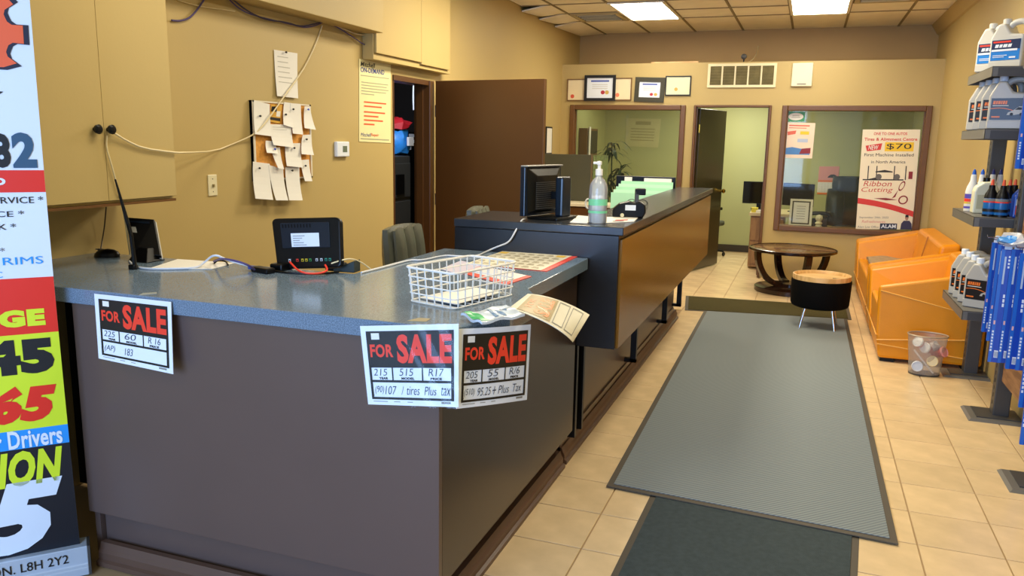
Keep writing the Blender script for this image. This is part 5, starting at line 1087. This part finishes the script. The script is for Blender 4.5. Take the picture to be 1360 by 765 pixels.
B().prism([(-.06, 0), (.06, 0), (.06, .17), (.045, .2), (.02, .205), (-.03, .17), (-.06, .13)], .09, Matrix.Rotation(math.pi/2, 4, 'X') @ Matrix.Translation((0, 0, -.045))).build('body', bj, t, bevel=.01, seg=3); B().lathe([(.018, 0), (.018, .025), (.001, .027)], 12, M=Matrix.Translation((.03, 0, .2))).build('cap', bj, t, smooth=True)
fn = frame((-.06, -.0455, 0), (1, 0, 0), (0, 0, 1)); B().shape([(.012, .02), (.11, .02), (.11, .15), (.07, .165), (.012, .11)], fn, .001).build('label', P['white'], t); B().shape([(.012, .02), (.085, .02), (.085, .06), (.012, .075)], fn, .0016).build('red_field', P['red'], t); B().text('Mobil', .025, .118, .05, .014, fn, d=.0018).build('lettering', P['ink'], t)
# wiper packs on hooks
def wiper(label, px_top, px_bot, y, w=.062, wide=1):
    a = at(*px_top, 1, y); b_ = at(*px_bot, 1, y); L = a.z-b_.z; x = a.x+w/2
    t = thing('wiper_pack', label, 'package', (x, y, b_.z), math.radians(random.uniform(-10, 4)))
    B().box(-w/2, w/2, -.012, .012, 0, L).build('sleeve', P['blue'], t, bevel=.003)
    fn = frame((-w/2, -.0125, 0), (1, 0, 0), (0, 0, 1)); lb = mat('pack_light', '#1a66c8', .35)
    B().rect(0, 0, w*.28, L, fn, .0006).build('edge_strip', lb, t); B().rect(w*.30, L*.70, w*.15, L*.24, fn, .001).build('instruction_strip', mat('strip_pale', '#b7c8dc', .4), t)
    g = B()
    for k in range(7): g.rect(w*.06, L*(.10+.028*k), w*.14, L*.018, fn, .0012)
    for k in range(4): g.rect(w*.60, L*(.84+.03*k), w*.22, L*.018, fn, .0012)
    for k in range(3): g.rect(w*.55, L*(.50+.04*k), w*.16, L*.03, fn, .0012)
    g.build('white_lettering', P['signwhite'], t); B().rect(w*.08, L*.34, w*.14, L*.035, fn, .0012).build('pink_badge', mat('badge_pink', '#f0b8b0', .4), t)
    B().rect(w*.42, L*.045, w*.40, L*.065, fn, .0012).build('barcode_field', P['signwhite'], t)
    g = B(); [g.rect(w*(.45+.045*k), L*.05, w*.02, L*.05, fn, .0018) for k in range(8)]; g.build('barcode', mat('bar_ink', '#4a5a80', .5), t)
    B().prism([(-.018, 0), (.018, 0), (.018, .03), (.008, .045), (-.008, .045), (-.018, .03)], .002, Matrix.Translation((0, 0.001, L-.004)) @ Matrix.Rotation(math.pi/2, 4, 'X')).build('hang_tab', P['signwhite'], t)
    return Vector((x, y, b_.z+L+.028))
tops = []
for i, (lab_, pt, pb2, y, w_) in enumerate([
    ('blue wiper blade pack, the farthest, hanging at the left of the rack hooks', (1318, 322), (1303, 440), 5.28, .05),
    ('blue wiper blade pack, second from the far end of the hooks', (1326, 325), (1310, 452), 5.16, .055),
    ('blue wiper blade pack, third from the far end, its barcode at the bottom', (1331, 331), (1313, 480), 5.02, .06),
    ('blue wiper blade pack touching the right edge of the third one', (1344, 331), (1326, 481), 5.00, .06),
    ('blue wiper blade pack with two-tone edge, fifth from the far end', (1355, 336), (1335, 489), 4.86, .062),
    ('blue wiper blade pack right of the fifth, cut by the picture edge', (1369, 337), (1349, 491), 4.84, .062),
    ('longest low-hanging blue wiper pack at the picture edge', (1380, 340), (1351, 540), 4.66, .062),
    ('blue wiper pack at the very edge, behind the longest one', (1388, 345), (1358, 590), 4.52, .062)]):
    tops.append(wiper(lab_, pt, pb2, y, w_))
tops.append(wiper('blue wiper pack hanging in the row above, beside the oil jugs', (1364, 98), (1348, 224), 5.10, .062))
tops.append(wiper('second blue wiper pack of the upper row, at the picture edge', (1376, 98), (1360, 226), 5.04, .062))
rk = [o for o in S.objects if o.name == 'product_rack'][0]
for p_ in tops: B().tube([(1.21, p_.y, p_.z+.01), (p_.x, p_.y, p_.z), (p_.x-.05, p_.y, p_.z), (p_.x-.055, p_.y, p_.z+.015)], .003, 6).build('hook', P['chrome'], rk, world=True)
t = thing('plastic_bag', 'crumpled white and blue plastic packaging on top of the wiper packs', 'bag', tuple(at(1352, 322, 1, 5.0)))
b = B().lathe([(.01, -.025), (.07, -.01), (.09, .01), (.06, .03), (.01, .035)], 12)
for q in b.v: q += Vector([random.uniform(-.02, .02) for _ in range(3)])
b.build('film', mat('bag_white', '#d8dce0', .3), t)
b = B().lathe([(.01, .0), (.05, .01), (.045, .025), (.01, .03)], 10, o=(-.05, -.03, 0))
for q in b.v: q += Vector([random.uniform(-.012, .012) for _ in range(3)])
b.build('blue_film', mat('bag_blue', '#4a9ae0', .3), t)
# ================================================================== ROLL-UP BANNER
P0 = Vector((-2.44, 2.04, 0)); fnb = frame(P0, (.66, .75, 0), (0, 0, 1))
zt = 2.25
def shb(v): return -.004*v-.007*math.sin(math.pi*min(1, max(0, v/2.2)))
def bn(u, v, d=0): return fnb(u+shb(v), v, d)
def bz(y):                                      # height on the right edge that shows at picture row y
    lo, hi = 0, 2.6
    for _ in range(40):
        m = (lo+hi)/2; w = bn(0, m)-CAMP; yy = 382.5-F_PX*w.dot(CU)/w.dot(CF)
        if yy > y: lo = m
        else: hi = m
    return lo
t = thing('rollup_banner', 'white, red, yellow and black roll-up price banner at the left edge', 'banner', tuple(P0))
BW = .80; blk_ = mat('banner_navy', '#0b1420', .4); by_ = mat('banner_yellow', '#d6ea2a', .4, var=.02); bl_ = mat('banner_blue', '#1f96e8', .4); bwh = mat('banner_white', '#dfe9f2', .4, var=.02); br_ = mat('banner_red', '#e62a1a', .4, var=.03)
B().sheet(lambda u, v, d=0: bn(-BW+BW*u, .09+(zt-.09)*v, d), .003, 2, 24).build('panel', bwh, t, world=True)
Z = {y: bz(y) for y in (226, 255, 367, 440, 563, 587, 722)}
def band(a, b_, m, nm): B().sheet(lambda u, v, d=0: bn(-BW+BW*u, Z[b_]+(Z[a]-Z[b_])*v, d+.0012), .001, 2, 5).build(nm, m, t, world=True)
band(226, 255, br_, 'red_band'); band(367, 440, br_, 'red_band'); band(440, 563, by_, 'yellow_band'); band(563, 587, bl_, 'blue_band')
B().sheet(lambda u, v, d=0: bn(-BW+BW*u, .09+(Z[587]-.09)*v, d+.0012), .001, 2, 8).build('black_band', blk_, t, world=True)
def bt(s, x0, y0, x1, y1, m, bold=0, shear=0, nm='lettering'):     # picture box -> box on the banner face
    a = fnb.uv(x0, y1); c = fnb.uv(x1, y0); k_ = shb((a[1]+c[1])/2); u0, u1 = a[0]-k_, c[0]-k_
    yr = lambda x: 0
    va, vc = fnb.uv((x0+x1)/2, y1)[1], fnb.uv((x0+x1)/2, y0)[1]
    B().text(s, u0, va, u1-u0, vc-va, bn, bold, shear, d=.0028).build(nm, m, t, world=True)
bt('8', -9, 177, 11.5, 223, P['ink'], .05); bt('2', 18, 176, 46, 223, mat('banner_steel', '#2f5470', .45), .05)
bt('D', -8, 236, 7, 246, P['signwhite'], .05)
bt('ERVICE *', -8, 261, 57, 270, P['ink'], .005); bt('CE *', -6, 280, 32, 288, P['ink'], .005); bt('K *', -2, 297, 21, 305, P['ink'], .005); bt('*', 0, 329, 6, 334, P['ink']); bt('RIMS', 4, 341, 57, 351, bl_, .0); bt('C', -6, 361, 3, 369, bl_, .0)
bt('GE', -1, 411, 59, 434, by_, .07)
bt('45', -24, 451, 70, 498, P['ink'], .07); bt('65', -14, 512, 75, 561, br_, .07, .25)
bt('r Drivers', -6, 570, 82, 594, P['signwhite'], .025)
bt('ION', -3, 597, 83, 644, by_, .05, .25); bt('5', -30, 640, 84, 734, bwh, .06, .3)
# cog emblem
vcut = fnb.uv(12, 93)[1]
def cog(cx, cy, R, d, m, nm, hole=0, k=9):
    pts = []
    for i in range(k):
        for f_, rr2 in ((-.5, .77), (-.38, .775), (-.27, .83), (-.23, 1), (.23, 1), (.27, .83), (.38, .775), (.5, .77)): a = 2*math.pi*(i+f_)/k-.02; pts.append((cx+R*rr2*math.cos(a), max(vcut+(.008 if R < .19 else 0), cy+R*rr2*math.sin(a))))
    b = B(); n_ = len(pts)
    inner = [(cx+hole*math.cos(2*math.pi*i/n_-math.pi/k), cy+hole*math.sin(2*math.pi*i/n_-math.pi/k)) for i in range(n_)]
    b.add([bn(x, y, d) for x, y in pts+inner], [(i, (i+1) % n_, n_+(i+1) % n_, n_+i) for i in range(n_)]); b.build(nm, m, t, world=True)
ca = fnb.uv(35, 45); R_ = .19; cx_ = ca[0]+.012-R_
cog(cx_, ca[1], R_+.008, .0024, mat('cog_outline', '#1b2038', .4), 'cog_outline', .0); cog(cx_, ca[1], R_-.008, .0034, mat('cog_orange', '#f0643a', .4), 'cog_emblem', R_*.47)
b = B(); cog_hole = [(cx_+R_*.47*math.cos(2*math.pi*i/24), ca[1]+R_*.47*math.sin(2*math.pi*i/24)) for i in range(24)]; b.shape(cog_hole, bn, .0030); b.build('cog_centre', bwh, t, world=True)
a = fnb.uv(3, 123); B().shape([(a[0]-.02, a[1]+.006), (a[0]+.014, a[1]+.003), (a[0]-.005, a[1]-.012), (a[0]-.02, a[1]-.01)], bn, .0026).build('black_stroke', P['ink'], t, world=True)
# cassette
cs = mat('cassette_silver', '#b9c6d2', .3, .2)
prc = [(-.09, 0), (.045, 0), (.045, .03), (.032, .04), (.03, Z[722]+.0), (-.05, Z[722]), (-.09, .06)]
b = B(); M = Matrix(((.66, .75, 0, 0), (.75, -.66, 0, 0), (0, 0, 1, 0), (0, 0, 0, 1)))
vs = [P0+Vector((.66, .75, 0))*u+Vector((.75, -.66, 0))*d+Vector((0, 0, z)) for u in (-BW-.02, .022) for d, z in prc]; n_ = len(prc)
b.add(vs, [tuple(range(n_)), tuple(range(n_, 2*n_))[::-1]]+[(i, (i+1) % n_, n_+(i+1) % n_, n_+i) for i in range(n_)]); b.build('cassette', cs, t, bevel=.003, world=True)
B().add([P0+Vector((.66, .75, 0))*u+Vector((.75, -.66, 0))*d+Vector((0, 0, z)) for u in (.022, .030) for d, z in prc], [tuple(range(n_)), tuple(range(n_, 2*n_))[::-1]]+[(i, (i+1) % n_, n_+(i+1) % n_, n_+i) for i in range(n_)]).build('end_cap', P['steel'], t, world=True)
fnc = frame(P0+Vector((.75, -.66, 0))*.031, (.66, .75, 0), (0, 0, 1))
a = fnc.uv(-14, 754); c = fnc.uv(90, 731); z_ = Z[722]
B().text('ON. L8H 2Y2', a[0], z_-.052, c[0]-a[0], .034, fnc, 0.005, d=.003).build('lettering', P['ink'], t, world=True)
q = P0+Vector((.75, -.66, 0))*(-.03)+Vector((.66, .75, 0))*(-BW/2)
B().tube([q+Vector((0, 0, .02)), q+Vector((0, 0, zt))], .012).build('support_pole', P['steel'], t, world=True)
